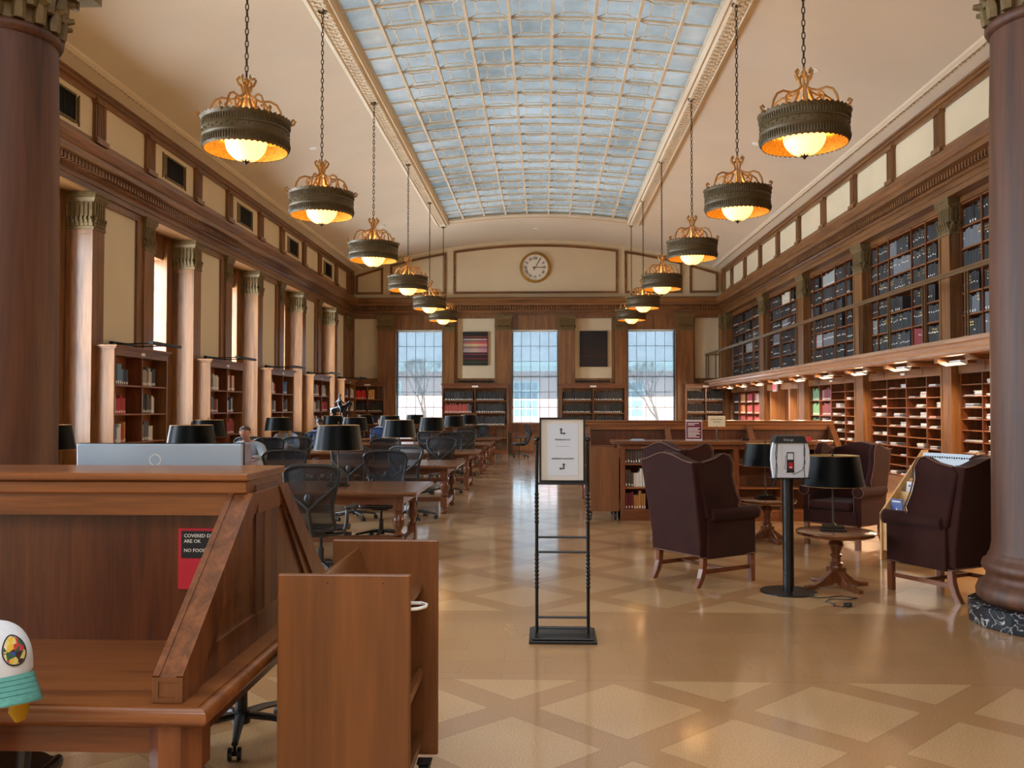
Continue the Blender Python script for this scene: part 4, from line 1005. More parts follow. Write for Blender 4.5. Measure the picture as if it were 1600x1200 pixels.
# doorway bay under the gallery
DO = (24.46, 26.38)
d = thing('door_1', None, None, kind='structure')
m = MB(); m.box(6.58, 7.04, DO[0] - .16, DO[0], 0, 2.14); m.box(6.58, 7.04, DO[1], DO[1] + .05, 0, 2.14); m.box(6.58, 7.04, 23.25, 26.78, 2.14, 2.38); m.obj('frame', wood('door_frame_wood', rgb(150, 100, 60), rgb(186, 140, 96), scale=6), d)
MB().box(7.0, 7.05, DO[0], DO[1], 0, 2.14).obj('recess_panel', M['cherry_z'], d)
MB().box(6.98, 7.04, 23.25, DO[0] - .16, 0, 2.14).obj('side_recess', M['cherry_z'], d)
c = thing('narrow_bookshelf', 'narrow shelves of grey binders beside the doorway under the gallery', 'bookshelf', (0, 0, 0))
MB().box(7.0, 7.04, 26.43, 26.78, .1, 2.14).obj('back_panel', M['shelf'], c)
for z in BZ: MB().box(6.63, 7.0, 26.43, 26.78, z - .02, z).obj('shelf', M['shelf'], c)
for j, z in enumerate(BZ[2:]): lowbooks(26.46, 26.76, z, [(150, 160, 176), (176, 60, 66)], 'grey-blue binder on the narrow shelves by the doorway', .9)
ex = thing('exit_sign', 'white exit sign with red letters under the gallery by the doorway', 'sign', (6.50, 25.45, 2.21))
MB().box(-.04, .0, -.20, .20, -.12, .12).obj('housing', M['white'], ex); text('lettering', 'EXIT', .17, (-.045, 0, -.01), ex, mat('exit_red', rgb(226, 40, 50), .5, emit=(1, .05, .08, 1), estr=1.2), (PI/2, 0, -PI/2), bold=.006)
# ================================================================ READING TABLES
def turned_leg(m, x, y, top=.66, s=1.0):
    m.box(x - .053*s, x + .053*s, y - .053*s, y + .053*s, top - .16, top - .001); m.box(x - .05*s, x + .05*s, y - .05*s, y + .05*s, .10, .26)
    P = [(.035, .26), (.048, .275), (.048, .29), (.030, .31), (.040, .33), (.062, .37), (.066, .41), (.052, .45), (.034, .475), (.044, .485), (.044, .495), (.034, .50), (.036, .505)]
    k = (top - .16 - .26)/.245
    m.lathe([(r*s, .26 + (z - .26)*k) for r, z in P], 16, (x, y, 0)); m.lathe([(.03*s, 0), (.05*s, .02), (.055*s, .05), (.035*s, .085), (.04*s, .10)], 16, (x, y, 0))
def reading_table(x0, x1, y0, y1, lab):
    cx, cy_ = (x0 + x1)/2, (y0 + y1)/2; w, h = (x1 - x0)/2, (y1 - y0)/2
    t = thing('reading_table', lab, 'table', (cx, cy_, 0), 0, 'long reading tables')
    m = MB(); m.box(-w, w, -h, h, .715, .75); m.box(-w + .015, w - .015, -h + .015, h - .015, .70, .715); m.obj('tabletop', M['table_top'], t, bevel=.01)
    m = MB(); m.box(-w + .16, w - .16, -h + .15, -h + .18, .60, .70); m.box(-w + .16, w - .16, h - .18, h - .15, .60, .70); m.box(-w + .17, -w + .20, -h + .18, h - .18, .60, .70); m.box(w - .20, w - .17, -h + .18, h - .18, .60, .70); m.obj('apron', M['cherry_x'], t)
    for lx in (-w + .22, 0, w - .22):
        for ly in (-h + .2, h - .2):
            m = MB(); turned_leg(m, lx, ly, .70); m.obj('leg', M['cherry_z'], t, smooth=35)
        MB().box(lx - .035, lx + .035, -h + .25, h - .25, .12, .20).obj('cross_stretcher', M['cherry_y'], t)
    MB().box(-w + .27, w - .27, -.035, .035, .13, .20).obj('stretcher', M['cherry_x'], t)
    return t
M['table_top'] = wood('table_top_wood', rgb(88, 50, 28), rgb(126, 80, 48), axis='x', scale=8, rough=.22, coat=.5)
TY = [(9.29, 10.67), (13.60, 15.12), (17.50, 19.0), (21.7, 23.2), (25.5, 27.0)]
ttab = [reading_table(-6.35, -1.33, a, b_, l) for (a, b_), l in zip(TY, ['nearest long reading table with turned legs, behind the front desk', 'second reading table from the front, with an open silver laptop on it', 'third reading table from the front, with a black laptop and red cup', 'fourth reading table from the front', 'farthest long reading table'])]
# table lamps
def lamp(x, y, z, lab, grp='black shaded lamps on the reading tables', rz=0):
    o = thing('table_lamp', lab, 'lamp', (x, y, z), rz, grp)
    m = MB(); m.box(-.115, .115, -.075, .075, 0, .022); m.box(-.095, .095, -.058, .058, .022, .05); m.obj('base', M['lampbase'], o, bevel=.004)
    m = MB(); m.lathe([(.03, .05), (.018, .062), (.009, .08), (.009, .66), (.014, .665), (.006, .70), (.012, .712), (.0, .722)], 12)
    m.obj('stem', M['iron'], o, smooth=True)
    m = MB(); n = 40; r0, r1, z0, z1 = .278, .232, .405, .68
    m.lathe([(r0, z0), (r1, z1), (r1 - .004, z1), (r0 - .004, z0)], n, closed=True); sh = m.obj('lamp_shade', [M['shade'], M['shadein']], o, smooth=True)
    sh.data.polygons.foreach_set('material_index', [0 if i < n else 1 for i in range(4*n)])
    m = MB(); m.lathe([(r0 + .0015, z0 - .001), (r0 + .0015, z0 + .003), (r0 - .005, z0 + .003), (r0 - .005, z0 - .001)], n, closed=True); m.obj('rim', M['goldleaf'], sh)
    m = MB(); m.lathe([(r1 + .0015, z1 - .002), (r1 + .0015, z1 + .002), (r1 - .005, z1 + .002), (r1 - .005, z1 - .002)], n, closed=True); m.obj('rim', M['goldleaf'], sh)
    m = MB()
    for i in range(3):
        t = 2*PI*i/3; m.cyl((0, 0, z1 - .005), ((r1 - .004)*math.cos(t), (r1 - .004)*math.sin(t), z1 - .005), .003, n=4)
    m.obj('spider', M['brass'], sh)
    return o
M['lampbase'] = mat('lamp_base_bronze', rgb(44, 38, 32), .25, .6)
LZT = .7508
LP = [(-2.31, 9.98, 'large black lamp on the nearest reading table, right of the silver monitor'), (-3.98, 9.98, 'black lamp behind the silver monitor, on the nearest reading table'), (-5.62, 9.98, 'black lamp half hidden by the left column'),
      (-2.34, 14.35, 'right-hand black lamp on the second reading table'), (-5.45, 14.35, 'black lamp on the second table, left of the man with the laptop'),
      (-5.52, 18.4, 'black lamp in front of the blonde reader'), (-3.92, 18.4, 'middle black lamp on the third table, below the horse statue'), (-2.32, 18.4, 'right-hand black lamp on the third reading table'),
      (-2.28, 22.5, 'right-hand black lamp on the fourth table'), (-5.35, 22.5, 'left-hand black lamp on the fourth table'), (-3.90, 22.5, 'middle black lamp on the fourth table, behind the second table lamp'),
      (-2.22, 26.2, 'right-hand black lamp on the farthest table'), (-3.80, 26.2, 'middle black lamp on the farthest table'), (-5.30, 26.2, 'left-hand black lamp on the farthest table')]
l0 = lamp(LP[0][0], LP[0][1], LZT, LP[0][2])
for x, y, lb in LP[1:]: dup(l0, (x, y, LZT), 0, lb)
# ================================================================ MESH TASK CHAIRS
def task_chair(lab):
    o = thing('task_chair', lab, 'chair', (0, 0, 0), 0, 'black mesh task chairs')
    def bp(u, v):      # point on the curved back: u sideways, v height
        z = .46 + v; y = -.24 - .10*v - .10*math.sin(v*PI/.62) + .9*(abs(u)/.30)**2*.06
        return (u, y, z)
    def halfw(v):
        k = v/.62
        return .205 + .085*max(0, (k - .35)/.65)**.9 if k > .35 else .205 + .012*(.35 - k)
    out = []
    for i in range(13): v = .03 + .50*i/12; out.append((halfw(v), v))
    for i in range(1, 8): t = PI/2*i/8; out.append((halfw(.55)*math.cos(t)**.55, .53 + .085*math.sin(t)))
    outline = [(u, v) for u, v in out] + [(-u, v) for u, v in out[::-1]]
    outline += [(-.17, .0), (-.06, -.02), (.06, -.02), (.17, .0)]
    m = MB(); m.tube([bp(u, v) for u, v in outline], .021, 8, closed=True, flat=.8); bk = m.obj('backrest', M['castgrey'], o, smooth=True)
    m = MB(); vs = []; N = 10; R = 14
    for j in range(R + 1):
        v = .0 + .60*j/R
        if v > .53: hw = halfw(.55)*max(.05, math.sqrt(max(0, 1 - ((v - .53)/.088)**2)))**.55
        else: hw = halfw(max(v, .03))
        for i in range(N + 1): vs.append(bp(hw*(2*i/N - 1), v))
    m.add(vs, [(j*(N+1) + i, j*(N+1) + i + 1, (j+1)*(N+1) + i + 1, (j+1)*(N+1) + i) for j in range(R) for i in range(N)])
    m.obj('back_mesh', M['chairmesh'], bk, smooth=True)
    m = MB()     # Y-shaped spine with pads
    def sp_(u, v, d=.045): p = bp(u, v); return (p[0], p[1] - d, p[2])
    m.tube([sp_(0, -.06, .05), sp_(0, .06, .06), sp_(0, .17, .055), sp_(0, .23, .05)], [.026, .024, .020, .018], 8)
    for s in (-1, 1): m.tube([sp_(0, .20, .05), sp_(s*.09, .28, .045), sp_(s*.19, .36, .03), sp_(s*.26, .44, .01)], [.020, .017, .014, .012], 8)
    m.sphere(sp_(0, .30, .035), .042, 10, (1, .5, 1.5)); m.obj('spine', M['plastic'], o, smooth=True)
    m = MB(); pts = []
    for i in range(28):
        t = 2*PI*i/28; c, s = math.cos(t), math.sin(t); pts.append((.255*math.copysign(abs(c)**.6, c), .02 + .225*math.copysign(abs(s)**.6, s)))
    m.prism([(x*.93, y_*.93 + .001) for x, y_ in pts], 'z', .448, .456); m.obj('seat', M['plastic'], o)
    m = MB(); m.tube([(x, y_, .452 - (.03 if y_ > .18 else 0)) for x, y_ in pts], .018, 8, closed=True); m.obj('seat_frame', M['castgrey'], o, smooth=True)
    for s in (-1, 1):
        m = MB(); m.tube([(s*.17, -.12, .40), (s*.27, -.14, .42), (s*.30, -.15, .52), (s*.30, -.13, .64)], [.018, .018, .02, .02], 8); a = m.obj('armrest', M['castgrey'], o, smooth=True)
        q = MB(); q.prism([(s*.30 + .04*math.cos(t), .0 + (.13 if math.sin(t) > 0 else -.10) + .04*math.sin(t)) for t in [2*PI*i/16 for i in range(16)]], 'z', .64, .67); q.obj('arm_pad', M['plastic'], a, bevel=.006)
    m = MB(); m.box(-.10, .10, -.16, .10, .37, .43); m.box(-.20, .20, -.15, -.08, .385, .415); m.obj('mechanism', M['plastic'], o, bevel=.008)
    m = MB(); m.cyl((.10, -.02, .395), (.27, -.02, .395), .008, n=6); m.cyl((.24, -.02, .395), (.31, -.02, .395), .018, n=8); m.obj('lever', M['plastic'], o)
    m = MB(); m.cyl((0, 0, .09), (0, 0, .25), .03, n=12); m.cyl((0, 0, .25), (0, 0, .38), .016, n=12); m.obj('gas_lift', M['plastic'], o)
    b_ = MB(); b_.cyl((0, 0, .07), (0, 0, .13), .045, n=14)
    for i in range(5):
        t = 2*PI*i/5 + .3; c, s = math.cos(t), math.sin(t); b_.tube([(.03*c, .03*s, .11), (.16*c, .16*s, .10), (.31*c, .31*s, .075)], [.026, .022, .016], 8, flat=.8)
    b_.obj('base', M['castgrey'], o, smooth=True)
    for i in range(5):
        t = 2*PI*i/5 + .3; x, y_ = .31*math.cos(t), .31*math.sin(t); k = MB()
        for s in (-1, 1): k.cyl((x + s*.012*math.sin(t), y_ - s*.012*math.cos(t), .030), (x + s*.030*math.sin(t), y_ - s*.030*math.cos(t), .030), .030, n=12)
        k.cyl((x, y_, .03), (x, y_, .07), .009, n=6); k.cyl((x + .03*math.sin(t), y_ - .03*math.cos(t), .03), (x - .03*math.sin(t), y_ + .03*math.cos(t), .03), .010, n=6); k.obj('caster', M['plastic'], o, smooth=True)
    return o
tc0 = task_chair('big black mesh chair seen from behind at the nearest reading table, beside the front desk')
tc0.location = (-2.20, 8.78, 0); tc0.rotation_euler = (0, 0, -.06)
CH = [(-2.02, 11.05, PI, 'mesh chair facing us across the nearest table, right-hand one'), (-3.32, 11.15, PI + .1, 'mesh chair facing us across the nearest table, left-hand one'),
      (-1.90, 13.15, -.35, 'mesh chair turned at the right end of the second table, spine showing'), (-2.78, 13.05, 0, 'mesh chair at the second table, behind the big front lamp'),
      (-2.86, 15.6, PI - .1, 'mesh chair facing us on the far side of the second table'), (-4.68, 17.0, .1, 'mesh chair at the third table in front of the dark-haired reader'), (-5.55, 17.0, -.1, 'mesh chair at the third table behind the man\'s shoulder'),
      (-1.90, 17.0, -.1, 'mesh chair at the right end of the third table'), (-2.08, 19.5, PI, 'mesh chair facing us across the third table, right end'), (-2.70, 21.2, 0, 'mesh chair at the fourth table, left of the right-hand pair'),
      (-1.95, 21.3, .2, 'mesh chair at the right end of the fourth table'), (-3.25, 23.6, PI, 'mesh chair facing us across the fourth table'), (-4.55, 25.0, 0, 'mesh chair at the farthest table, below the window'),
      (-2.20, 25.0, .1, 'mesh chair at the right end of the farthest table'), (-1.98, 27.5, PI, 'mesh chair facing us across the farthest table'), (-1.75, 29.5, -1.2, 'mesh chair alone in the far aisle, left one'), (-.85, 29.9, 1.9, 'mesh chair alone in the far aisle, right one')]
for x, y, r_, lb in CH: dup(tc0, (x, y, 0), r_, lb)
dup(tc0, (-1.50, 4.42, 0), PI + .25, 'mesh chair behind the front desk, base showing under it')
# ================================================================ FRONT DESK (index table with a raised divider)
def slant_desk(x0, x1, y0, y1, yc0, yc1, ztop, lab, posts, grp=None):
    """table with a two-sided sloped divider; slanted posts frame each end"""
    o = thing('index_table', lab, 'desk', (0, 0, 0), 0, grp); zt = .76; ym = (yc0 + yc1)/2
    m = MB(); m.box(x0 + .03, x1 - .03, y0 + .03, y1 - .03, zt - .03, zt); m.obj('tabletop', M['desk_x'], o)
    m = MB(); r_ = .032
    for a, b_ in (((x0, y0), (x1, y0)), ((x1, y0), (x1, y1)), ((x1, y1), (x0, y1)), ((x0, y1), (x0, y0))):
        pass
    pr = [(0, -.004), (-.018, -.002), (-.032, -.014), (-.036, -.030), (-.028, -.046), (-.010, -.058), (.012, -.064), (.03, -.075), (.03, -.004)]
    vs = []; k = len(pr)
    for p, q in pr: i = .03 + p; vs += [(x0 + i, y0 + i, zt + q), (x1 - i, y0 + i, zt + q), (x1 - i, y1 - i, zt + q), (x0 + i, y1 - i, zt + q)]
    m.add(vs, [(4*j + a, 4*j + (a + 1) % 4, 4*((j + 1) % k) + (a + 1) % 4, 4*((j + 1) % k) + a) for j in range(k) for a in range(4)])
    m.obj('edge_moulding', M['desk_x'], o, smooth=50)
    m = MB(); m.box(x0 + .10, x1 - .10, y0 + .09, y0 + .12, .60, zt - .03); m.box(x0 + .10, x1 - .10, y1 - .12, y1 - .09, .60, zt - .03); m.box(x0 + .10, x0 + .13, y0 + .12, y1 - .12, .60, zt - .03); m.box(x1 - .13, x1 - .10, y0 + .12, y1 - .12, .60, zt - .03); m.obj('apron', M['cherry_x'], o)
    for lx in (x0 + .15, x1 - .12):
        for ly in (y0 + .12, y1 - .12):
            m = MB(); m.prism([(lx + .085*math.cos(PI/8 + PI/4*i), ly + .085*math.sin(PI/8 + PI/4*i)) for i in range(8)], 'z', .56, .70)
            m.lathe([(.06, .50), (.075, .52), (.075, .535), (.062, .55), (.06, .56)], 20, (lx, ly, 0)); m.lathe([(.05, .40), (.068, .42), (.05, .44), (.07, .47), (.055, .50)], 20, (lx, ly, 0)); m.lathe([(.03, .0), (.04, .03), (.05, .12), (.07, .30), (.065, .36), (.05, .40)], 20, (lx, ly, 0)); m.obj('leg', M['cherry_z'], o, smooth=35)
    d0, d1 = x0 + .10, x1 - .10
    m = MB(); m.box(d0 - .02, d1 + .0, yc0 + .10, yc1 - .10, zt, ztop - .05); m.obj('divider_panel', M['desk_panel'], o)
    m = MB(); m.box(d0 - .02, d1, yc0 + .035, yc0 + .10, ztop - .155, ztop - .075); m.box(d0 - .02, d1, yc1 - .10, yc1 - .035, ztop - .155, ztop - .075); m.box(d1 - .05, d1 + .008, yc0 + .1005, yc1 - .1005, ztop - .155, ztop - .0755); m.obj('header_rail', M['desk_x'], o)
    m = MB(); m.box(d0 - .06, d1, yc0, yc1, ztop - .028, ztop); m.box(d0 - .045, d1 - .008, yc0 + .014, yc1 - .014, ztop - .075, ztop - .028); m.obj('cap', M['desk_x'], o, bevel=.006)
    # end and intermediate slanted cheeks
    for px in posts:
        w = .045; a, b_ = px - w, px + w
        for side in (-1, 1):
            ya = yc0 + .02 if side < 0 else yc1 - .02; yb = y0 + .05 if side < 0 else y1 - .05
            s = side; m = MB(); t_ = .085
            P = [(ya, ztop - .076), (ya - s*.10, ztop - .076), (yb - s*.10, zt), (yb, zt), (yb, zt + .075)]
            m.prism(P, 'x', a, b_)
            # raised border on the sloping face
            L_ = Vector((yb - ya, zt + .075 - ztop + .076)); nrm = Vector((L_.y, -L_.x)).normalized()
            if nrm.x*s < 0: nrm = -nrm
            for e0, e1 in ((a, a + .02), (b_ - .02, b_)):
                q = [(ya, ztop - .076), (yb, zt + .075), (yb + nrm.x*.006, zt + .075 + nrm.y*.006), (ya + nrm.x*.006, ztop - .076 + nrm.y*.006)]; m.prism(q, 'x', e0, e1)
            m.box(a, a + .018, min(yb, yb + s*.005), max(yb, yb + s*.005), zt + .002, zt + .075); m.box(b_ - .018, b_, min(yb, yb + s*.005), max(yb, yb + s*.005), zt + .002, zt + .075); m.box(a + .018, b_ - .018, min(yb, yb + s*.005), max(yb, yb + s*.005), zt + .002, zt + .016); m.box(a + .018, b_ - .018, min(yb, yb + s*.005), max(yb, yb + s*.005), zt + .062, zt + .075)
            m.obj('slanted_post', M['desk_z'], o)
        # infill between the two slopes, with two sunk panels
        m = MB(); yl_, yr_ = y0 + .15, y1 - .15
        P = [(yl_, zt), (yr_, zt), (yc1 - .06, ztop - .076), (yc0 + .06, ztop - .076)]
        m.prism(P, 'x', px - .022, px + .022)
        for s in (-1, 1):
            e0, e1 = sorted((px + s*.022, px + s*.034))
            def ed(h, side):   # y on the slope at height h
                k = (h - zt)/(ztop - .076 - zt); return (yl_ + (yc0 + .06 - yl_)*k) if side < 0 else (yr_ + (yc1 - .06 - yr_)*k)
            h0, h1 = zt + .10, ztop - .14
            m.prism([(ed(zt, -1), zt), (ed(zt, 1), zt), (ed(h0, 1), h0), (ed(h0, -1), h0)], 'x', e0, e1)
            m.prism([(ed(h1, -1), h1), (ed(h1, 1), h1), (ed(ztop - .076, 1), ztop - .076), (ed(ztop - .076, -1), ztop - .076)], 'x', e0, e1)
            m.prism([(ym - .035, h0), (ym + .035, h0), (ym + .035, h1), (ym - .035, h1)], 'x', e0, e1)
            for sd in (-1, 1): m.prism([(ed(h0, sd), h0), (ed(h0, sd) - sd*.09, h0), (ed(h1, sd) - sd*.07, h1), (ed(h1, sd), h1)], 'x', e0, e1)
        m.obj('end_panel', M['desk_z'], o)
    return o
M['desk_x'] = wood('desk_wood_x', rgb(100, 55, 22), rgb(144, 86, 42), axis='x', scale=7, rough=.28, coat=.4)
M['desk_z'] = wood('desk_wood_z', rgb(82, 45, 20), rgb(130, 79, 42), axis='z', scale=12, rough=.3, coat=.35)
M['desk_panel'] = wood('desk_panel_wood', rgb(66, 31, 14), rgb(98, 50, 24), axis='z', scale=12, rough=.33, coat=.3)
slant_desk(-3.3, -.97, 2.55, 4.34, 3.20, 3.67, 1.385, 'front oak desk with raised divider and slanted posts, monitor behind it', [-3.05, -1.10])
# small notice stuck on the divider
nt_ = thing('notice', 'red and black notice on covered drinks, stuck inside the front desk', 'notice', (-1.27, 3.297, 1.075)); REDM = mat('notice_red', rgb(176, 24, 44), .6)
MB().box(-.09, .10, -.002, .0, -.125, .10).obj('sheet', REDM, nt_); MB().box(-.078, .088, -.004, -.002, -.01, .09).obj('black_field', INK, nt_)
for i, s in enumerate(('COVERED DRINKS', 'ARE OK')): text('lettering', s, .018, (-.068, -.0045, .072 - .02*i), nt_, M['label'], align='LEFT')
text('lettering', 'NO FOOD', .018, (-.068, -.0045, .018), nt_, M['label'], align='LEFT')
# curved silver monitor standing on the far half of the desk
mo = thing('computer_monitor', 'wide curved silver monitor seen from behind, above the front desk', 'monitor', (-1.73, 3.93, .7605))
SIL = mat('silver_plastic', rgb(160, 180, 200), .3, .2)
m = MB(); K = 16; vs = []
for i in range(K + 1):
    x = -.375 + .75*i/K; yb = .035*(abs(x)/.375)**2
    for (dy, z) in ((0, .27), (0, .70), (.03, .70), (.03, .27)): vs.append((x, yb + dy, z))
fs = [(4*i + a, 4*i + (a+1) % 4, 4*i + 4 + (a+1) % 4, 4*i + 4 + a) for i in range(K) for a in range(4)] + [(3, 2, 1, 0), (4*K, 4*K+1, 4*K+2, 4*K+3)]
m.add(vs, fs); m.obj('rear_shell', SIL, mo, smooth=30, bevel=.004)
m = MB(); vs = []
for i in range(K + 1):
    x = -.378 + .756*i/K; yb = .035*(abs(x)/.375)**2 + .0305
    for (dy, z) in ((0, .267), (0, .703), (.012, .703), (.012, .267)): vs.append((x, yb + dy, z))
m.add(vs, fs); m.obj('screen', M['black'], mo)
m = MB(); m.M = T(.0, -.001, .63, 0, PI/2); m.lathe([(.026, -.001), (.026, .001), (.023, .001), (.023, -.001)], 32, closed=True); m.obj('logo_ring', M['white'], mo)
m = MB(); m.box(-.12, .12, -.10, .12, 0, .012); m.box(-.035, .035, -.045, -.015, .012, .45); m.box(-.035, .035, -.015, 0, .40, .47); m.obj('stand', SIL, mo, bevel=.003)
# ================================================================ BOOK TRUCKS
def truck(x0, x1, y0, y1, lab):
    o = thing('book_truck', lab, 'cart', ((x0 + x1)/2, (y0 + y1)/2, 0), 0, 'wooden book trucks'); w, h = (x1 - x0)/2, (y1 - y0)/2
    for s in (-1, 1): MB().box(-w, w, min(s*h, s*(h - .022)), max(s*h, s*(h - .022)), .13, 1.05).obj('end_panel', M['truck'], o, bevel=.006)
    m = MB()
    def sl(x_0, z_0, x_1, z_1, t=.018):
        d = Vector((x_1 - x_0, z_1 - z_0)).normalized(); nn = Vector((-d.y, d.x))*t
        m.prism([(x_0, z_0), (x_1, z_1), (x_1 + nn.x, z_1 + nn.y), (x_0 + nn.x, z_0 + nn.y)], 'y', -h + .022, h - .022)
    sl(-.13, 1.01, -.06, .80); sl(-.06, .79, .165, .845); sl(-.06, .80, -.225, .76); m.obj('top_shelf', M['truck_y'], o)
    for z in (.48, .20):
        m = MB(); m.box(-w + .01, w - .065, -h + .022, h - .022, z - .018, z); m.box(w - .085, w - .065, -h + .022, h - .022, z, z + .02); m.obj('shelf', M['truck_y'], o)
    MB().box(-.01, .01, -h + .022, h - .022, .20, .76).obj('centre_board', M['truck_y'], o)
    for sx, sy in ((w, -.30), (w, .33)):
        m = MB(); m.tube([(w - .03, -h + .02, .925), (w + .02, -h + .045, .925), (w + .042, -h + .075, .925), (w + .042, -h + .11, .925), (w + .02, -h + .135, .925), (w - .05, -h + .13, .925), (w - .06, -h + .02, .925)], .006, 8); 
        if sy < 0: m.obj('wire_loop', M['white'], o, smooth=True)
    m = MB()
    for s in (-1, 1):
        for q in (.30, -.12): m.cyl((q*w*2, s*(h + .001) , 1.02), (q*w*2, s*(h - .003), 1.02), .0028, n=8)
    m.obj('screw_hole', M['black'], o)
    for sx in (-1, 1):
        for sy in (-1, 1):
            m = MB(); x, y = sx*(w - .05), sy*(h - .08); m.cyl((x - .014, y, .06), (x + .014, y, .06), .06, n=20); m.box(x - .022, x - .016, y - .03, y + .03, .05, .13); m.box(x + .016, x + .022, y - .03, y + .03, .05, .13); m.box(x - .03, x + .03, y - .03, y + .03, .122, .131); m.obj('caster', M['plastic'], o, smooth=30)
    return o
M['truck'] = wood('truck_wood', rgb(98, 57, 24), rgb(130, 79, 38), axis='z', scale=5, rough=.4, coat=.15)
M['truck_y'] = wood('truck_wood_y', rgb(98, 57, 24), rgb(130, 79, 38), axis='y', scale=5, rough=.4, coat=.15)
tr = truck(-.92, -.46, 3.07, 3.90, 'empty wooden book truck in the foreground beside the front desk')
dup(tr, (.845, 13.45, 0), 0, 'wooden book truck parked against the left end of the low counter')
# ================================================================ SIGN STAND
sg = thing('sign_stand', 'tall black wrought sign stand with framed arrows sign in the aisle', 'sign stand', (.125, 6.40, 0)); BK = M['black']
m = MB(); m.box(-.235, .235, -.20, .20, 0, .022); m.box(-.215, .215, -.18, .18, .022, .034); m.obj('base_plate', BK, sg, bevel=.004)
for s in (-1, 1):
    m = MB(); x = s*.182; m.cyl((x, 0, .034), (x, 0, 1.38), .012, n=8)
    for z0, z1 in ((.34, .58), (.80, 1.02)):
        z = z0
        while z < z1: m.lathe([(.011, z), (.018, z + .014), (.011, z + .028)], 8, (x, 0, 0)); z += .028
    m.sphere((x, 0, 1.40), .02, 10); m.lathe([(.010, 1.36), (.017, 1.37), (.010, 1.38)], 10, (x, 0, 0)); m.obj('upright', BK, sg, smooth=30)
for z in (.065, .14, .60, .705, 1.085):
    m = MB(); m.cyl((-.18, 0, z), (.18, 0, z), .0085, n=8); m.obj('crossbar', BK, sg)
f = MB(); fw, fz0, fz1 = .163, 1.095, 1.555
f.frect('y', -fw, fw, fz0, fz1, .012, -.016, .010); f.box(-fw + .012, fw - .012, .005, .009, fz0 + .012, fz1 - .012)
fo = f.obj('sign_frame', BK, sg); MB().box(-fw + .014, fw - .014, -.004, .004, fz0 + .014, fz1 - .014).obj('mat_board', mat('mat_board', rgb(206, 202, 194), .8), fo)
pp = MB().box(-.108, .112, -.006, -.004, fz0 + .045, fz1 - .045).obj('sign_sheet', mat('sign_sheet', rgb(196, 204, 214), .7), fo)
GI = mat('grey_ink', rgb(58, 58, 62), .8)
def arrow(parent, x, z, mirror):
    m = MB(); s = -1 if mirror else 1; y0, y1 = -.0075, -.006
    m.prism([(x - s*.015, z - .018), (x - s*.015, z + .012), (x - s*.023, z + .012), (x - s*.010, z + .026), (x + s*.003, z + .012), (x - s*.005, z + .012), (x - s*.005, z - .009), (x + s*.010, z - .009), (x + s*.010, z - .003), (x + s*.023, z - .0135), (x + s*.010, z - .024), (x + s*.010, z - .018)], 'y', y0, y1)
    m.obj('arrow', GI, parent)
arrow(fo, .002, 1.455, False); arrow(fo, .0, 1.205, True)
text('lettering', 'PERIODICALS A-Z', .0135, (.002, -.0065, 1.397), fo, GI, bold=.0003); text('lettering', 'REFERENCE COLLECTION', .0135, (.002, -.0065, 1.262), fo, GI, bold=.0003)
MB().box(-.045, .05, -.0065, -.006, 1.3485, 1.3498).obj('rule_line', GI, fo)
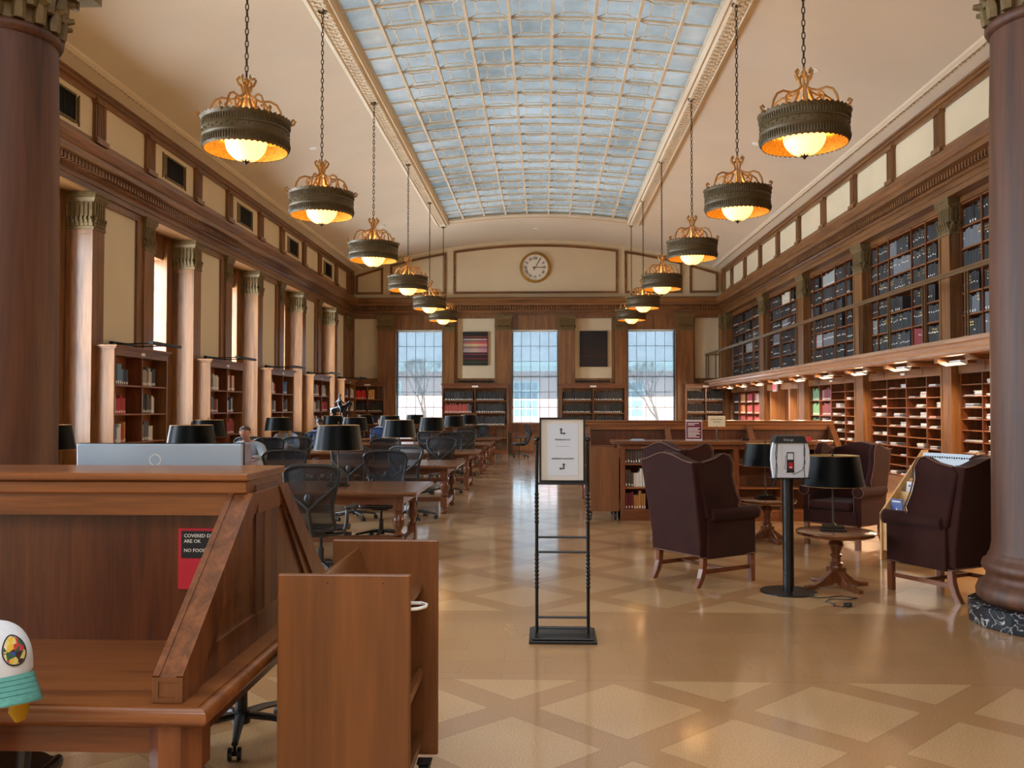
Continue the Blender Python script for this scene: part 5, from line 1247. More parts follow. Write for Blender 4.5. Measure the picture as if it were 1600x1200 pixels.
# ================================================================ WING CHAIRS
def wing_chair(lab):
    o = thing('wing_chair', lab, 'armchair', (0, 0, 0), 0, 'maroon velvet wing chairs'); V = M['velvet']
    # upholstered seat box
    m = MB(); m.box(-.30, .30, -.27, .30, .25, .42); m.obj('seat_base', V, o, bevel=.02, seg=3)
    m = MB(); m.box(-.245, .245, -.22, .335, .425, .52); m.obj('seat_cushion', V, o, bevel=.035, seg=4)
    # back with hump top, leaning
    def lean(z): return -.27 - .16*max(0, z - .42)
    K = 20; top = [(-.28 + .56*i/K, 1.12 + .075*math.cos(PI*(2*i/K - 1))**1 * .5 + .035) for i in range(K + 1)]
    m = MB(); vs = []; zs = [.27, .42, .7, .95]
    cols = [(-.30 + .60*i/K) for i in range(K + 1)]
    def tz(x): return 1.10 + .075*(.5 + .5*math.cos(PI*x/.30))
    for side in (0, 1):
        for j in range(7):
            for i, x in enumerate(cols):
                z = .27 + (tz(x) - .27)*j/6; vs.append((x*(1 + .10*j/6), lean(z) - (.075 if side == 0 else -.05), z))
    n = K + 1; fs = []
    for s in (0, 1):
        b0 = s*7*n
        for j in range(6):
            for i in range(K): fs.append((b0 + j*n + i, b0 + j*n + i + 1, b0 + (j+1)*n + i + 1, b0 + (j+1)*n + i))
    for i in range(K): fs += [(i, i + 1, 7*n + i + 1, 7*n + i), (6*n + i, 6*n + i + 1, 13*n + i + 1, 13*n + i)]
    for j in range(6): fs += [(j*n, (j+1)*n, 7*n + (j+1)*n, 7*n + j*n), (j*n + K, (j+1)*n + K, 7*n + (j+1)*n + K, 7*n + j*n + K)]
    m.add(vs, fs); m.obj('back', V, o, smooth=60, bevel=.018, seg=3)
    for s in (-1, 1):
        # wing
        P = [(-.30, .60), (-.06, .60), (.06, .66), (.085, .74), (.03, .86), (-.005, .98), (.0, 1.08), (-.04, 1.155), (-.12, 1.175), (-.22, 1.13), (-.36, 1.10), (-.40, 1.05)]
        m = MB(); x0, x1 = sorted((s*.275, s*.345)); m.prism(P, 'x', x0, x1); w_ = m.obj('wing', V, o, bevel=.024, seg=4, smooth=50)
        m = MB(); q = [(s*.348, y, z) for y, z in P[1:11]]; m.tube(q, .006, 6); m.obj('piping', M['piping'], w_, smooth=True)
        # arm with rolled top
        m = MB(); x0, x1 = sorted((s*.245, s*.335)); m.box(x0, x1, -.28, .285, .25, .62); m.cyl((s*.315, -.26, .635), (s*.315, .30, .635), .062, n=20); a = m.obj('arm', V, o, smooth=40, bevel=.012)
        m = MB(); m.tube([(s*.315 + .06*math.cos(t), .304, .635 + .06*math.sin(t)) for t in [2*PI*i/20 for i in range(20)]], .005, 5, closed=True); m.tube([(s*.262, .292, .58), (s*.262, .292, .30)], .005, 5); m.obj('piping', M['piping'], a, smooth=True)
    m = MB(); m.tube([(x*1.10, lean(tz(x)) - .078, tz(x)) for x in cols], .006, 6); m.tube([(-.30, -.345, .275), (.30, -.345, .275)], .006, 6); m.tube([(.31, -.33, .262), (.335, .285, .262)], .006, 6); m.tube([(-.31, -.33, .262), (-.335, .285, .262)], .006, 6); m.tube([(-.30, .303, .262), (.30, .303, .262)], .006, 6); m.obj('nail_trim', M['piping'], o, smooth=True)
    for sx in (-1, 1):
        m = MB(); m.box(sx*.295 - .024, sx*.295 + .024, .245, .293, 0, .252); m.obj('leg', M['cherry_z'], o, bevel=.004)
        m = MB(); x = sx*.27
        for (z0, y0), (z1, y1) in zip(((.252, -.28), (.16, -.285), (.08, -.31)), ((.16, -.285), (.08, -.31), (0, -.355))):
            m.add([(x-.024, y0-.024, z0), (x+.024, y0-.024, z0), (x+.024, y0+.024, z0), (x-.024, y0+.024, z0), (x-.022, y1-.024, z1), (x+.022, y1-.024, z1), (x+.022, y1+.024, z1), (x-.022, y1+.024, z1)], [(0,1,2,3), (4,7,6,5), (0,4,5,1), (1,5,6,2), (2,6,7,3), (3,7,4,0)])
        m.obj('leg', M['cherry_z'], o)
        m = MB(); m.add([(sx*.283 + dx, y + 0, z) for y in (-.27, .25) for dx in (-.011, .011) for z in (.115, .150)], [(0,1,3,2), (4,6,7,5), (0,4,5,1), (2,3,7,6), (1,5,7,3), (0,2,6,4)]); m.obj('side_stretcher', M['cherry_y'], o)
    MB().box(-.275, .275, -.03, -.01, .118, .148).obj('cross_stretcher', M['cherry_x'], o)
    return o
def face(dx, dy): return math.atan2(dy, dx) - PI/2
wc = wing_chair('maroon wing chair seen from behind, nearest one left of the charging post')
wc.location = (1.52, 8.64, 0); wc.rotation_euler = (0, 0, face(.55, .38)); wc.scale = (1.08, 1.08, 1.03)
for x, y, dx, dy, lb in ((1.80, 11.08, .62, .40, 'maroon wing chair behind the nearest one, its back against the counter'), (3.57, 10.86, -.62, -.60, 'maroon wing chair facing us, right of the charging post'), (3.52, 8.08, -.47, .88, 'maroon wing chair beside the right column')):
    c = dup(wc, (x, y, 0), face(dx, dy), lb); c.scale = (1.08, 1.08, 1.03)
# pedestal tables
def pedestal(x, y, lab):
    o = thing('pedestal_table', lab, 'side table', (x, y, 0), .35, 'round pedestal tables')
    m = MB(); m.lathe([(.0, .455), (.30, .458), (.335, .47), (.345, .48), (.335, .488), (.35, .495), (.35, .505), (.34, .51), (.0, .51)], 48); m.obj('tabletop', M['table_top'], o, smooth=35)
    m = MB(); m.lathe([(.055, .10), (.055, .19), (.05, .20), (.06, .21), (.06, .22), (.042, .23), (.040, .27), (.055, .285), (.055, .295), (.038, .305), (.045, .33), (.068, .38), (.06, .42), (.035, .445), (.06, .458)], 24); m.box(-.06, .06, -.06, .06, .05, .18); m.obj('column', M['cherry_z'], o, smooth=35)
    for i in range(4):
        t = i*PI/2; c, s = math.cos(t), math.sin(t); m = MB(); m.M = Matrix.Rotation(t, 4, 'Z')
        P = [(.05, .16), (.10, .12), (.18, .06), (.25, .035), (.33, .03), (.33, .0), (.05, .03)]
        m.prism(P, 'y', -.028, .028); m.obj('foot', M['cherry_z'], o, bevel=.004)
    return o
pt = pedestal(2.64, 8.27, 'round pedestal table beside the charging post, lamp on top')
dup(pt, (2.72, 11.10, 0), .2, 'round pedestal table farther back, partly behind the charging post')
dup(l0, (2.62, 8.28, .5108), -.25, 'black lamp with wide shade on the nearer pedestal table', 'lamps on the pedestal tables')
dup(l0, (2.70, 11.10, .5108), .1, 'black lamp on the farther pedestal table, left of the charging post', 'lamps on the pedestal tables')
# charging post
kp = thing('charging_post', 'black charging post with pale panel and fuel-pump picture', 'charging station', (2.15, 8.04, 0), .1)
m = MB(); m.lathe([(.245, 0), (.245, .008), (.24, .012), (.0, .012)], 48); m.obj('base_plate', M['black'], kp, smooth=30)
m = MB(); m.cyl((0, 0, .012), (0, 0, 1.06), .048, n=24); m.obj('pole', M['black'], kp, smooth=30)
PANW = mat('charger_panel', rgb(206, 214, 224), .4)
m = MB(); P = [(-.155, .0), (-.17, .10), (-.175, .165), (-.17, .24), (-.155, .31), (.155, .31), (.17, .24), (.175, .165), (.17, .10), (.155, .0)]
m.prism([(x, z + 1.01) for x, z in P], 'y', -.075, -.045); m.obj('panel', PANW, kp, bevel=.004)
m = MB(); m.box(-.145, .145, -.045, .045, 1.02, 1.31); m.obj('housing', M['plastic'], kp, bevel=.01)
m = MB(); m.prism([(-.085, 1.315), (.05, 1.315), (.05, 1.345), (-.035, 1.385), (-.085, 1.36)], 'x', -.14, .12) if False else m.add([(-.15, -.09, 1.315), (.15, -.09, 1.315), (.15, .05, 1.315), (-.15, .05, 1.315), (-.125, -.07, 1.375), (.125, -.07, 1.375), (.12, .03, 1.385), (-.12, .03, 1.385)], [(0,1,2,3), (4,7,6,5), (0,4,5,1), (1,5,6,2), (2,6,7,3), (3,7,4,0)]); m.obj('top_box', M['castgrey'], kp)
text('lettering', 'Enlarge', .03, (-.02, -.083, 1.343), kp, M['greypaper'], (PI/2 - .3, 0, 0))
m = MB(); m.box(-.17, .17, -.085, .02, 1.0, 1.01); m.obj('ledge', M['black'], kp)
m = MB(); m.box(-.035, .03, -.0775, -.0755, 1.06, 1.235); m.box(-.04, .035, -.078, -.0755, 1.055, 1.065); m.obj('pump_picture', INK, kp)
MB().box(-.028, .022, -.0785, -.0775, 1.17, 1.225).obj('pump_window', PANW, kp); MB().box(-.020, .018, -.0785, -.0775, 1.09, 1.145).obj('pump_badge', REDM, kp)
text('lettering', 'USB', .016, (-.001, -.079, 1.102), kp, M['label'], bold=.0004)
m = MB(); m.tube([(-.035, -.079, 1.21), (-.048, -.079, 1.19), (-.046, -.079, 1.14), (-.055, -.079, 1.10), (-.045, -.079, 1.085), (-.036, -.079, 1.09)], .002, 5); m.obj('pump_hose', INK, kp)
m = MB(); m.tube([(.12, -.085, 1.32), (.115, -.088, 1.22), (.125, -.088, 1.14), (.10, -.088, 1.08), (.03, -.088, 1.045), (.01, -.085, 1.045)], .003, 6); m.tube([(.118, -.085, 1.32), (.125, -.088, 1.24), (.115, -.088, 1.12), (.12, -.088, 1.02), (.13, -.07, .96)], .003, 6)
m.tube([(-.125, -.085, 1.32), (-.14, -.088, 1.22), (-.125, -.088, 1.10), (-.13, -.088, 1.02), (-.16, -.08, .96), (-.17, -.08, .93)], .003, 6); m.tube([(-.12, -.085, 1.32), (-.13, -.088, 1.18), (-.14, -.088, 1.05), (-.15, -.08, .95)], .003, 6); m.obj('charging_cable', M['plastic'], kp, smooth=True)
# power cord on the floor
m = MB(); pts = [(2.27, 7.80, .006), (2.34, 7.77, .006), (2.42, 7.80, .006), (2.55, 7.86, .006), (2.66, 7.78, .006), (2.56, 7.70, .006), (2.42, 7.74, .006), (2.34, 7.62, .006), (2.40, 7.55, .006), (2.36, 7.47, .006), (2.42, 7.43, .006), (2.46, 7.46, .008)]
m.tube(pts, .004, 6); cdo = m.obj('power_cord', M['plastic'], smooth=True); tag(cdo, 'black power cord trailing from the charging post across the floor', 'cord')
m = MB(); m.box(2.44, 2.50, 7.43, 7.47, .004, .034); m.cyl((2.47, 7.41, .02), (2.47, 7.44, .02), .014, n=8); m.obj('plug', M['plastic'], cdo, bevel=.004)
# ================================================================ LOW COUNTER AND SECOND INDEX TABLE
ct = thing('low_counter', 'long low counter with open bookshelves behind the wing chairs', 'counter', (0, 0, 0))
CX0, CX1, CY0, CY1, CH_ = 1.09, 4.02, 13.02, 13.52, 1.12
m = MB(); pts = [(CX0 - .11, CY0 - .08), (CX1 - .15, CY0 - .08)] + [(CX1 - .15 + .33*math.sin(t), (CY0 + CY1)/2 - .33*math.cos(t)) for t in [PI*i/10 for i in range(1, 10)]] + [(CX1 - .15, CY1 + .08), (CX0 - .11, CY1 + .08)]
m.prism(pts, 'z', CH_, CH_ + .03); m.prism([(x*.998 + .004, y) for x, y in pts], 'z', CH_ - .02, CH_); m.obj('top', M['table_top'], ct, bevel=.008)
m = MB(); m.box(CX0, CX1, CY1 - .025, CY1, .1, CH_ - .02); m.obj('back_panel', M['shelf_x'], ct)
CXS = [CX0, 1.47, 2.55, 3.25, CX1]
for i, x in enumerate([CX0, 1.50, 2.05, 2.72, 3.38, CX1 - .06]): MB().box(x, x + .07, CY0, CY1 - .025, 0, CH_ - .02).obj('post', M['cherry_z'], ct)
m = MB(); m.box(CX0, CX1, CY0 + .01, CY1, 0, .14); m.box(CX0, CX1, CY0 + .01, CY0 + .05, CH_ - .09, CH_ - .02); m.obj('plinth', M['cherry_x'], ct)
SZ = [.14, .46, .80]
for z in SZ: MB().box(CX0, CX1 - .02, CY0 + .02, CY1 - .02, z, z + .02).obj('shelf', M['shelf_x'], ct)
rb_ = random.Random(33)
for j, z in enumerate(SZ):
    shelf_of_books((1.165, CY0 + .16, z + .02), 0, .33, MIX, (.02, .04), (.2, .265), .17, 'book on the %s shelf at the left end of the low counter' % ['bottom', 'middle', 'top'][j], 'books in the low counter', fill=.98, rnd=rb_)
shelf_of_books((1.58, CY0 + .16, SZ[2] + .02), 0, .44, MIX, (.02, .04), (.18, .24), .17, 'book in the counter behind the farther wing chair', 'books in the low counter', fill=.9, rnd=rb_)
m = MB(); m.box(-.10, .10, -.07, .07, 0, .012); m.box(-.08, .08, -.05, .05, .012, .02); o = m.obj('closed_laptop', SIL, loc=(1.36, 13.22, 1.1508)); tag(o, 'flat grey device lying on the left end of the low counter', 'device')
# acrylic holder with maroon notice
nh = thing('notice_holder', 'maroon notice in a clear holder standing on the low counter', 'notice', (2.18, 13.2, 1.1508)); MAR = mat('maroon_sheet', rgb(104, 24, 52), .5)
MB().box(-.12, .12, -.004, .004, 0, .30).obj('holder', M['acrylic'], nh); MB().box(-.11, .11, -.0065, -.005, .02, .275).obj('sheet', MAR, nh); MB().box(-.12, .12, -.05, .05, 0, .004).obj('foot', M['acrylic'], nh)
m = MB()
for i, (w, x0) in enumerate(((.16, -.09), (.10, -.09), (0, 0), (.17, -.09), (.15, -.09), (.18, -.09), (.16, -.09), (.18, -.09), (.12, -.09), (.17, -.09))):
    if w: m.box(x0, x0 + w, -.0075, -.0065, .245 - .022*i, .245 - .022*i + .009)
m.obj('text_lines', M['label'], nh)
cs = thing('card_sign', 'cream card sign on a small stand on the low counter', 'sign', (2.52, 13.25, 1.1508))
m = MB(); m.lathe([(.055, 0), (.055, .004), (.03, .012), (.008, .02), (.006, .21)], 16); m.obj('stand', M['castgrey'], cs, smooth=30); MB().box(-.125, .125, -.004, .0, .20, .36).obj('card', M['cream'], cs)
text('lettering', 'RECREATIONAL', .024, (0, -.005, .305), cs, GI); text('lettering', 'READING', .024, (0, -.005, .268), cs, GI)
m = MB(); m.box(-.05, .05, -.04, .04, 0, .03); o = m.obj('small_box', M['black'], loc=(2.92, 13.2, 1.1508)); tag(o, 'small dark box on the low counter right of the card sign', 'box')
o = MB().box(-.03, .03, -.03, .03, 0, .05).obj('red_box', REDM, loc=(3.86, 13.26, 1.1508)); tag(o, 'small red box at the right end of the low counter', 'box')
slant_desk(.55, 4.95, 14.6, 16.3, 15.20, 15.65, 1.415, 'long index table with raised divider behind the low counter', [.72, 2.06, 3.43, 4.80])
# ================================================================ NEWSPAPER RACK
RA = math.radians(-63)
nr = thing('newspaper_rack', 'stepped maple rack of newspapers and brochures near the right column', 'rack', (4.03, 9.62, 0), RA); MP = M['maple']
m = MB(); Pp = [(-.30, 0), (.42, 0), (.42, 1.16), (.34, 1.16), (-.30, .50)]
RW = .34
for s in (-1, 1): MB().prism(Pp, 'x', min(s*RW, s*(RW + .02)), max(s*RW, s*(RW + .02))).obj('side_panel', MP, nr)
STEP = [(-.28, .42), (-.15, .56), (-.02, .70), (.11, .84), (.24, .98)]
for i, (y, z) in enumerate(STEP):
    m = MB(); m.box(-RW, RW, y, y + .012, z - .16 if i else .10, z + .02); m.box(-RW, RW, y, y + .13, z - .17 if i else .27, z - .155 if i else .285); m.obj('tier', MP, nr)
MB().box(-RW, RW, .40, .42, .1, 1.12).obj('back_panel', MP, nr)
def newspaper(x, y, z, w, h, lab, tone, head, photo=True):
    o = thing('newspaper', lab, 'newspaper', (0, 0, 0), 0, 'newspapers in the stepped rack'); o.location = Vector((4.03, 9.62, 0)) + Matrix.Rotation(RA, 3, 'Z') @ Vector((x, y, z)); o.rotation_euler = (-.15, 0, RA)
    MB().box(-w/2, w/2, 0, .012, 0, h).obj('sheet', mat('newsprint_%s' % head, rgb(*tone), .85), o)
    m = MB(); r_ = random.Random(len(lab))
    k = max(2, int(w/.16))
    for i in range(k):
        x0 = -w/2 + .015 + (w - .03)*i/k; x1 = x0 + (w - .03)/k - .012
        for j in range(int(h*.45/.011)): m.box(x0, x1 - r_.random()*.01, -.001, 0, h*.62 - .011*j - .10, h*.62 - .011*j - .096)
        if photo: m.box(x0 + .01, x1 - .01, -.0012, 0, h*.42, h*.60)
    m.obj('print', mat('print_grey', rgb(110, 112, 116), .9), o)
    m = MB(); 
    for i in range(int(w/.03)): m.box(-w/2 + .03 + .03*i, -w/2 + .03 + .03*i + .02, -.0012, 0, h - .055 + (i % 3)*.003, h - .035)
    m.obj('masthead', INK, o)
    return o
newspaper(0, .262, .84, .62, .30, 'large pale newspapers on the top tier of the rack', (196, 208, 218), 'a'); newspaper(0, .132, .70, .62, .27, 'newspapers on the second tier of the rack, behind the wing chair', (190, 204, 216), 'b')
newspaper(-.10, .002, .56, .40, .27, 'folded white newspaper on the middle tier of the rack', (214, 212, 216), 'c', False)
for i, x in enumerate((-.26, -.12, .02)):
    o = thing('brochure', 'small grey photo brochure, %s of three on the fourth tier of the rack' % ['left', 'middle', 'right'][i], 'brochure', Vector((4.03, 9.62, 0)) + Matrix.Rotation(RA, 3, 'Z') @ Vector((x, -.128, .42)), RA, 'brochures in the rack')
    MB().box(-.06, .06, 0, .008, 0, .20).obj('cover', M['paper'], o); m = MB(); m.box(-.045, .045, -.001, 0, .03, .13); m.box(-.05, .02, -.001, 0, .155, .17); m.obj('picture', mat('photo_grey', rgb(90, 92, 98), .7), o)
for i, (x, z, c) in enumerate(((-.23, .30, (40, 52, 66)), (-.03, .30, (44, 50, 52)), (-.25, .44, (70, 90, 150)), (-.04, .44, (130, 160, 196)))):
    o = thing('magazine', '%s magazine at the %s front of the rack' % (['dark blue', 'dark grey', 'blue', 'sky-blue'][i], ['lower left', 'lower middle', 'upper left', 'upper middle'][i]), 'magazine', Vector((4.03, 9.62, 0)) + Matrix.Rotation(RA, 3, 'Z') @ Vector((x, -.262 + (.09 if i > 1 else 0), z - .01)), RA, 'magazines in the rack')
    MB().box(-.075, .075, 0, .008, 0, .22).obj('cover', mat('magazine_cover_%d' % i, rgb(*c), .35), o); m = MB(); m.box(-.06, .05, -.001, 0, .185, .20); m.prism([(-.02, .02), (.025, .02), (.01, .11), (-.005, .13)], 'y', -.001, 0); m.obj('picture', M['label'], o)
# ================================================================ PEOPLE
def skin_mesh(name, V, E, R, material, parent=None, sub=2, root=0):
    me = bpy.data.meshes.new(name); me.from_pydata(V, E, []); o = bpy.data.objects.new(name, me); COL.objects.link(o)
    md = o.modifiers.new('skin', 'SKIN'); md.use_smooth_shade = True
    if not me.skin_vertices: bpy.context.view_layer.update()
    for i, r_ in enumerate(R):
        sv = me.skin_vertices[0].data[i]; sv.radius = r_ if isinstance(r_, tuple) else (r_, r_); sv.use_root = (i == root)
    sb = o.modifiers.new('sub', 'SUBSURF'); sb.levels = sub; sb.render_levels = sub
    bpy.context.view_layer.update()
    dg = bpy.context.evaluated_depsgraph_get(); me2 = bpy.data.meshes.new_from_object(o.evaluated_get(dg)); me2.name = name
    me2.materials.clear(); me2.materials.append(material); me2.polygons.foreach_set('use_smooth', [True]*len(me2.polygons))
    bpy.data.objects.remove(o); o = bpy.data.objects.new(name, me2); COL.objects.link(o)
    if parent: o.parent = parent
    return o
SKIN = mat('skin', rgb(196, 144, 122), .55); 
def seated(lab, loc, rz, shirt, trousers, hair, hairlen=0, scale=1.0, lean=.14, headtilt=.5, typing=True, skin=SKIN):
    """seated figure looking along local +y, hands forward on the table edge"""
    o = thing('person', lab, 'person', loc, rz); o.scale = scale if isinstance(scale, tuple) else (scale,)*3
    L = lean; hy = L + .05 + .06*headtilt
    V = [(0, 0, .50), (0, .02, .66), (0, L*.5, .82), (0, L*.85, .98), (0, L + .02, 1.06), (0, L + .04, 1.12), (0, hy + .005, 1.17), (0, hy + .01, 1.23), (0, hy, 1.29)]
    E = [(i, i + 1) for i in range(8)]
    R = [(.15, .11), (.135, .095), (.15, .10), (.13, .085), (.058, .055), (.052, .055), (.062, .078), (.078, .092), (.060, .070)]
    def limb(pts, rs, at):
        a = at
        for p, r_ in zip(pts, rs): V.append(p); R.append(r_); E.append((a, len(V) - 1)); a = len(V) - 1
        return a
    ends = []
    for s in (-1, 1):
        sh = limb([(s*.12, L*.85, 1.00), (s*.185, L*.85, .98), (s*.245, L + .04, .86), (s*.27, L + .13, .76), (s*.22, L + .25, .785), (s*.15, L + .34, .80), (s*.145, L + .38, .80)], [.06, .058, .048, .042, .036, .026, .028], 3)
        ends.append(sh)
        limb([(s*.09, .04, .50), (s*.11, .22, .51), (s*.12, .42, .51), (s*.12, .45, .42), (s*.12, .43, .25), (s*.12, .42, .09), (s*.12, .50, .05), (s*.12, .56, .04)], [.085, .078, .06, .058, .052, .038, .036, .025], 0)
        palm = V[ends[-1]]
        for f in range(4):       # four fingers, bent over the keys, and a thumb
            fx = palm[0] + (f - 1.5)*.019; L1 = [.070, .082, .078, .060][f if s > 0 else 3 - f]
            limb([(fx, palm[1] + .03, palm[2] + .006), (fx, palm[1] + .03 + L1*.55, palm[2] + .002), (fx, palm[1] + .03 + L1, palm[2] - .022)], [.009, .008, .007], ends[-1])
        limb([(palm[0] - s*.030, palm[1] - .005, palm[2] - .004), (palm[0] - s*.046, palm[1] + .03, palm[2] - .014)], [.010, .008], ends[-1])
    body = skin_mesh('body', V, E, R, skin, o)
    # clothes follow the body
    SV = [(0, -.0, .50), (0, .02, .66), (0, L*.5, .82), (0, L*.85, .98), (0, L*.9 + .01, 1.035)]
    SE = [(0, 1), (1, 2), (2, 3), (3, 4)]; SR = [(.172, .128), (.155, .112), (.172, .118), (.152, .104), (.078, .072)]
    for s in (-1, 1):
        a = 3
        for p, r_ in zip([(s*.12, L*.85, 1.0), (s*.185, L*.85, .98), (s*.245, L + .04, .86), (s*.27, L + .13, .76), (s*.22, L + .25, .785), (s*.165, L + .32, .795)], [.078, .075, .066, .060, .052, .042]):
            SV.append(p); SR.append(r_); SE.append((a, len(SV) - 1)); a = len(SV) - 1
    skin_mesh('shirt', SV, SE, SR, shirt, o)
    TV = [(0, 0, .52)]; TE = []; TR = [(.165, .125)]
    for s in (-1, 1):
        a = 0
        for p, r_ in zip([(s*.09, .04, .51), (s*.11, .22, .51), (s*.12, .42, .51), (s*.12, .455, .40), (s*.12, .43, .25), (s*.12, .42, .11)], [.10, .092, .076, .072, .066, .058]):
            TV.append(p); TR.append(r_); TE.append((a, len(TV) - 1)); a = len(TV) - 1
    skin_mesh('trousers', TV, TE, TR, trousers, o)
    for s in (-1, 1): m = MB(); m.M = T(s*.12, .49, .045); m.sphere((0, 0, 0), .05, 12, (1, 2.4, .88)); m.obj('shoe', M['black'], o, smooth=True)
    # hair cap, face
    h = MB(); h.M = T(0, hy - .010, 1.258, 0, -.25*headtilt)
    vs = []; n = 20; rr = 10
    for j in range(rr + 1):
        t = PI*.60*j/rr
        for i in range(n):
            p = 2*PI*i/n; front = max(0, math.sin(p)); tt = t*(1 - .50*front); vs.append((.079*math.sin(tt)*math.cos(p), .093*math.sin(tt)*math.sin(p), .080*math.cos(tt)))
    h.add(vs, [(j*n + i, (j+1)*n + i, (j+1)*n + (i+1) % n, j*n + (i+1) % n) for j in range(rr) for i in range(n)])
    ho = h.obj('hair', hair, o, smooth=True)
    if hairlen:
        h = MB(); h.tube([(0, hy - .06, 1.30), (0, hy - .10, 1.18), (0, hy - .115, 1.05), (0, hy - .10, 1.30 - hairlen)], [.07, .085, .085, .05], 12, flat=1.2)
        for s in (-1, 1): h.tube([(s*.07, hy - .03, 1.27), (s*.09, hy - .03, 1.15), (s*.10, hy - .02, 1.30 - hairlen)], [.035, .04, .03], 8)
        h.obj('long_hair', hair, o, smooth=True)
    f = MB(); f.tube([(0, hy + .085, 1.245), (0, hy + .108, 1.212), (0, hy + .098, 1.203)], [.008, .013, .010], 8); f.obj('nose', skin, o, smooth=True)
    for s in (-1, 1):
        f = MB(); f.sphere((s*.082, hy - .005, 1.225), .020, 10, (.4, .8, 1.4)); f.obj('ear', skin, o, smooth=True)
        f = MB(); f.sphere((s*.030, hy + .084, 1.243), .010, 8, (1.3, .6, .7)); f.obj('eye', M['plastic'], o, smooth=True)
        f = MB(); f.tube([(s*.015, hy + .092, 1.262), (s*.048, hy + .083, 1.262)], .005, 5); f.obj('eyebrow', hair, o)
    f = MB(); f.tube([(-.024, hy + .082, 1.178), (0, hy + .088, 1.180), (.024, hy + .082, 1.178)], .005, 6); f.obj('mouth', mat('lips', rgb(150, 84, 78), .6), o, smooth=True)
    return o
GRSH = mat('grey_blue_shirt', rgb(150, 162, 172), .85, noise=.12, nscale=14); BLSH = mat('pale_blue_shirt', rgb(166, 196, 226), .85, noise=.1, nscale=14); NVSH = mat('blue_jacket', rgb(60, 92, 130), .85)
TRS = mat('dark_trousers', rgb(40, 44, 56), .85); BRH = mat('brown_hair', rgb(64, 46, 34), .75, bump=.4, bscale=90); BLH = mat('blonde_hair', rgb(176, 140, 96), .7, bump=.4, bscale=90); DKH = mat('black_hair', rgb(22, 18, 18), .6)
seated('man with short brown hair and grey-blue shirt looking down at a silver laptop', (-5.17, 15.66, 0), PI, GRSH, TRS, BRH, scale=(1.2, 1.15, .985), lean=.2, headtilt=1)
dup(tc0, (-5.05, 15.98, 0), PI, 'mesh chair the man with the laptop sits on')
seated('person with long blonde hair and pale blue shirt behind the third table lamp', (-5.62, 19.45, 0), PI, BLSH, TRS, BLH, hairlen=.34, scale=1.03)
dup(tc0, (-5.62, 19.72, 0), PI, 'mesh chair the blonde reader sits on')
seated('person with black hair and blue jacket sitting beside the blonde reader', (-5.30, 20.9, 0), .2, NVSH, TRS, DKH, scale=1.04, skin=mat('skin_dark', rgb(120, 84, 66), .55))
dup(tc0, (-5.31, 20.82, 0), .2, 'mesh chair the dark-haired reader sits on')
seated('person in blue at the farthest table, under the red books', (-5.0, 27.4, 0), PI, mat('bright_blue', rgb(56, 110, 190), .8), TRS, DKH)
dup(tc0, (-5.0, 27.62, 0), PI, 'mesh chair the reader in blue sits on')
# laptops, cup
def laptop(x, y, rz, w, colr, lab, logo=False):
    o = thing('laptop', lab, 'laptop', (x, y, LZT), rz); MB().box(-w/2, w/2, -w*.34, w*.34, 0, .014).obj('base', colr, o, bevel=.003)
    m = MB(); m.M = T(0, w*.34, .014, 0, -.28); m.box(-w/2, w/2, 0, .008, 0, w*.66); ld = m.obj('lid', colr, o, bevel=.002)
    if logo:
        m = MB(); m.M = T(0, w*.34, .014, 0, -.28); m.sphere((0, .0085, w*.34), w*.035, 12, (.9, .05, 1)); m.sphere((w*.01, .0085, w*.385), w*.012, 8, (.7, .05, 1.2)); m.obj('logo', M['plastic'], ld, smooth=True)
    return o
laptop(-5.02, 14.72, PI, .43, mat('silver_laptop', rgb(150, 134, 138), .5, .1), 'open silver laptop in front of the man in the grey-blue shirt', True)
laptop(-5.72, 18.62, PI, .36, M['plastic'], 'open black laptop in front of the blonde reader')
cu = thing('cup', 'clear cup of red drink beside the black laptop', 'cup', (-5.30, 18.2, LZT)); m = MB(); m.lathe([(.034, 0), (.045, .13), (.047, .13), (.048, .135), (.0, .15)], 20); m.obj('cup_body', M['acrylic'], cu, smooth=30); m = MB(); m.lathe([(.032, .003), (.040, .08), (.0, .08)], 20); m.obj('drink', mat('red_drink', rgb(170, 30, 50), .2), cu, smooth=30); m = MB(); m.cyl((.0, 0, .02), (.015, 0, .19), .004, n=6); m.obj('straw', M['white'], cu)
# ================================================================ HORSE AND RIDER STATUE
st = thing('horse_statue', 'dark bronze horse and rider statue in the far left corner', 'statue', (-6.52, 28.35, 0), -.15)
m = MB(); m.box(-.50, .50, -.25, .25, 0, 1.16); m.obj('pedestal_cabinet', M['cherry_z'], st); MB().box(-.54, .54, -.28, .28, 1.16, 1.20).obj('pedestal_top', M['cherry_x'], st); MB().box(-.40, .40, -.12, .12, 1.20, 1.235).obj('plinth', M['black'], st)
BRZ = mat('dark_bronze', rgb(38, 42, 46), .3, .7)
hz = 1.235
V = [(-.20, 0, hz+.36), (-.05, 0, hz+.37), (.10, 0, hz+.38), (.20, 0, hz+.44), (.27, 0, hz+.53), (.32, 0, hz+.57), (.37, 0, hz+.53), (.41, 0, hz+.47)]
E = [(i, i+1) for i in range(7)]; R = [(.10, .085), (.095, .10), (.095, .095), (.07, .065), (.05, .05), (.045, .05), (.035, .04), (.022, .024)]
def lm(pts, rs, at):
    a = at
    for p, r_ in zip(pts, rs): V.append(p); R.append(r_); E.append((a, len(V)-1)); a = len(V)-1
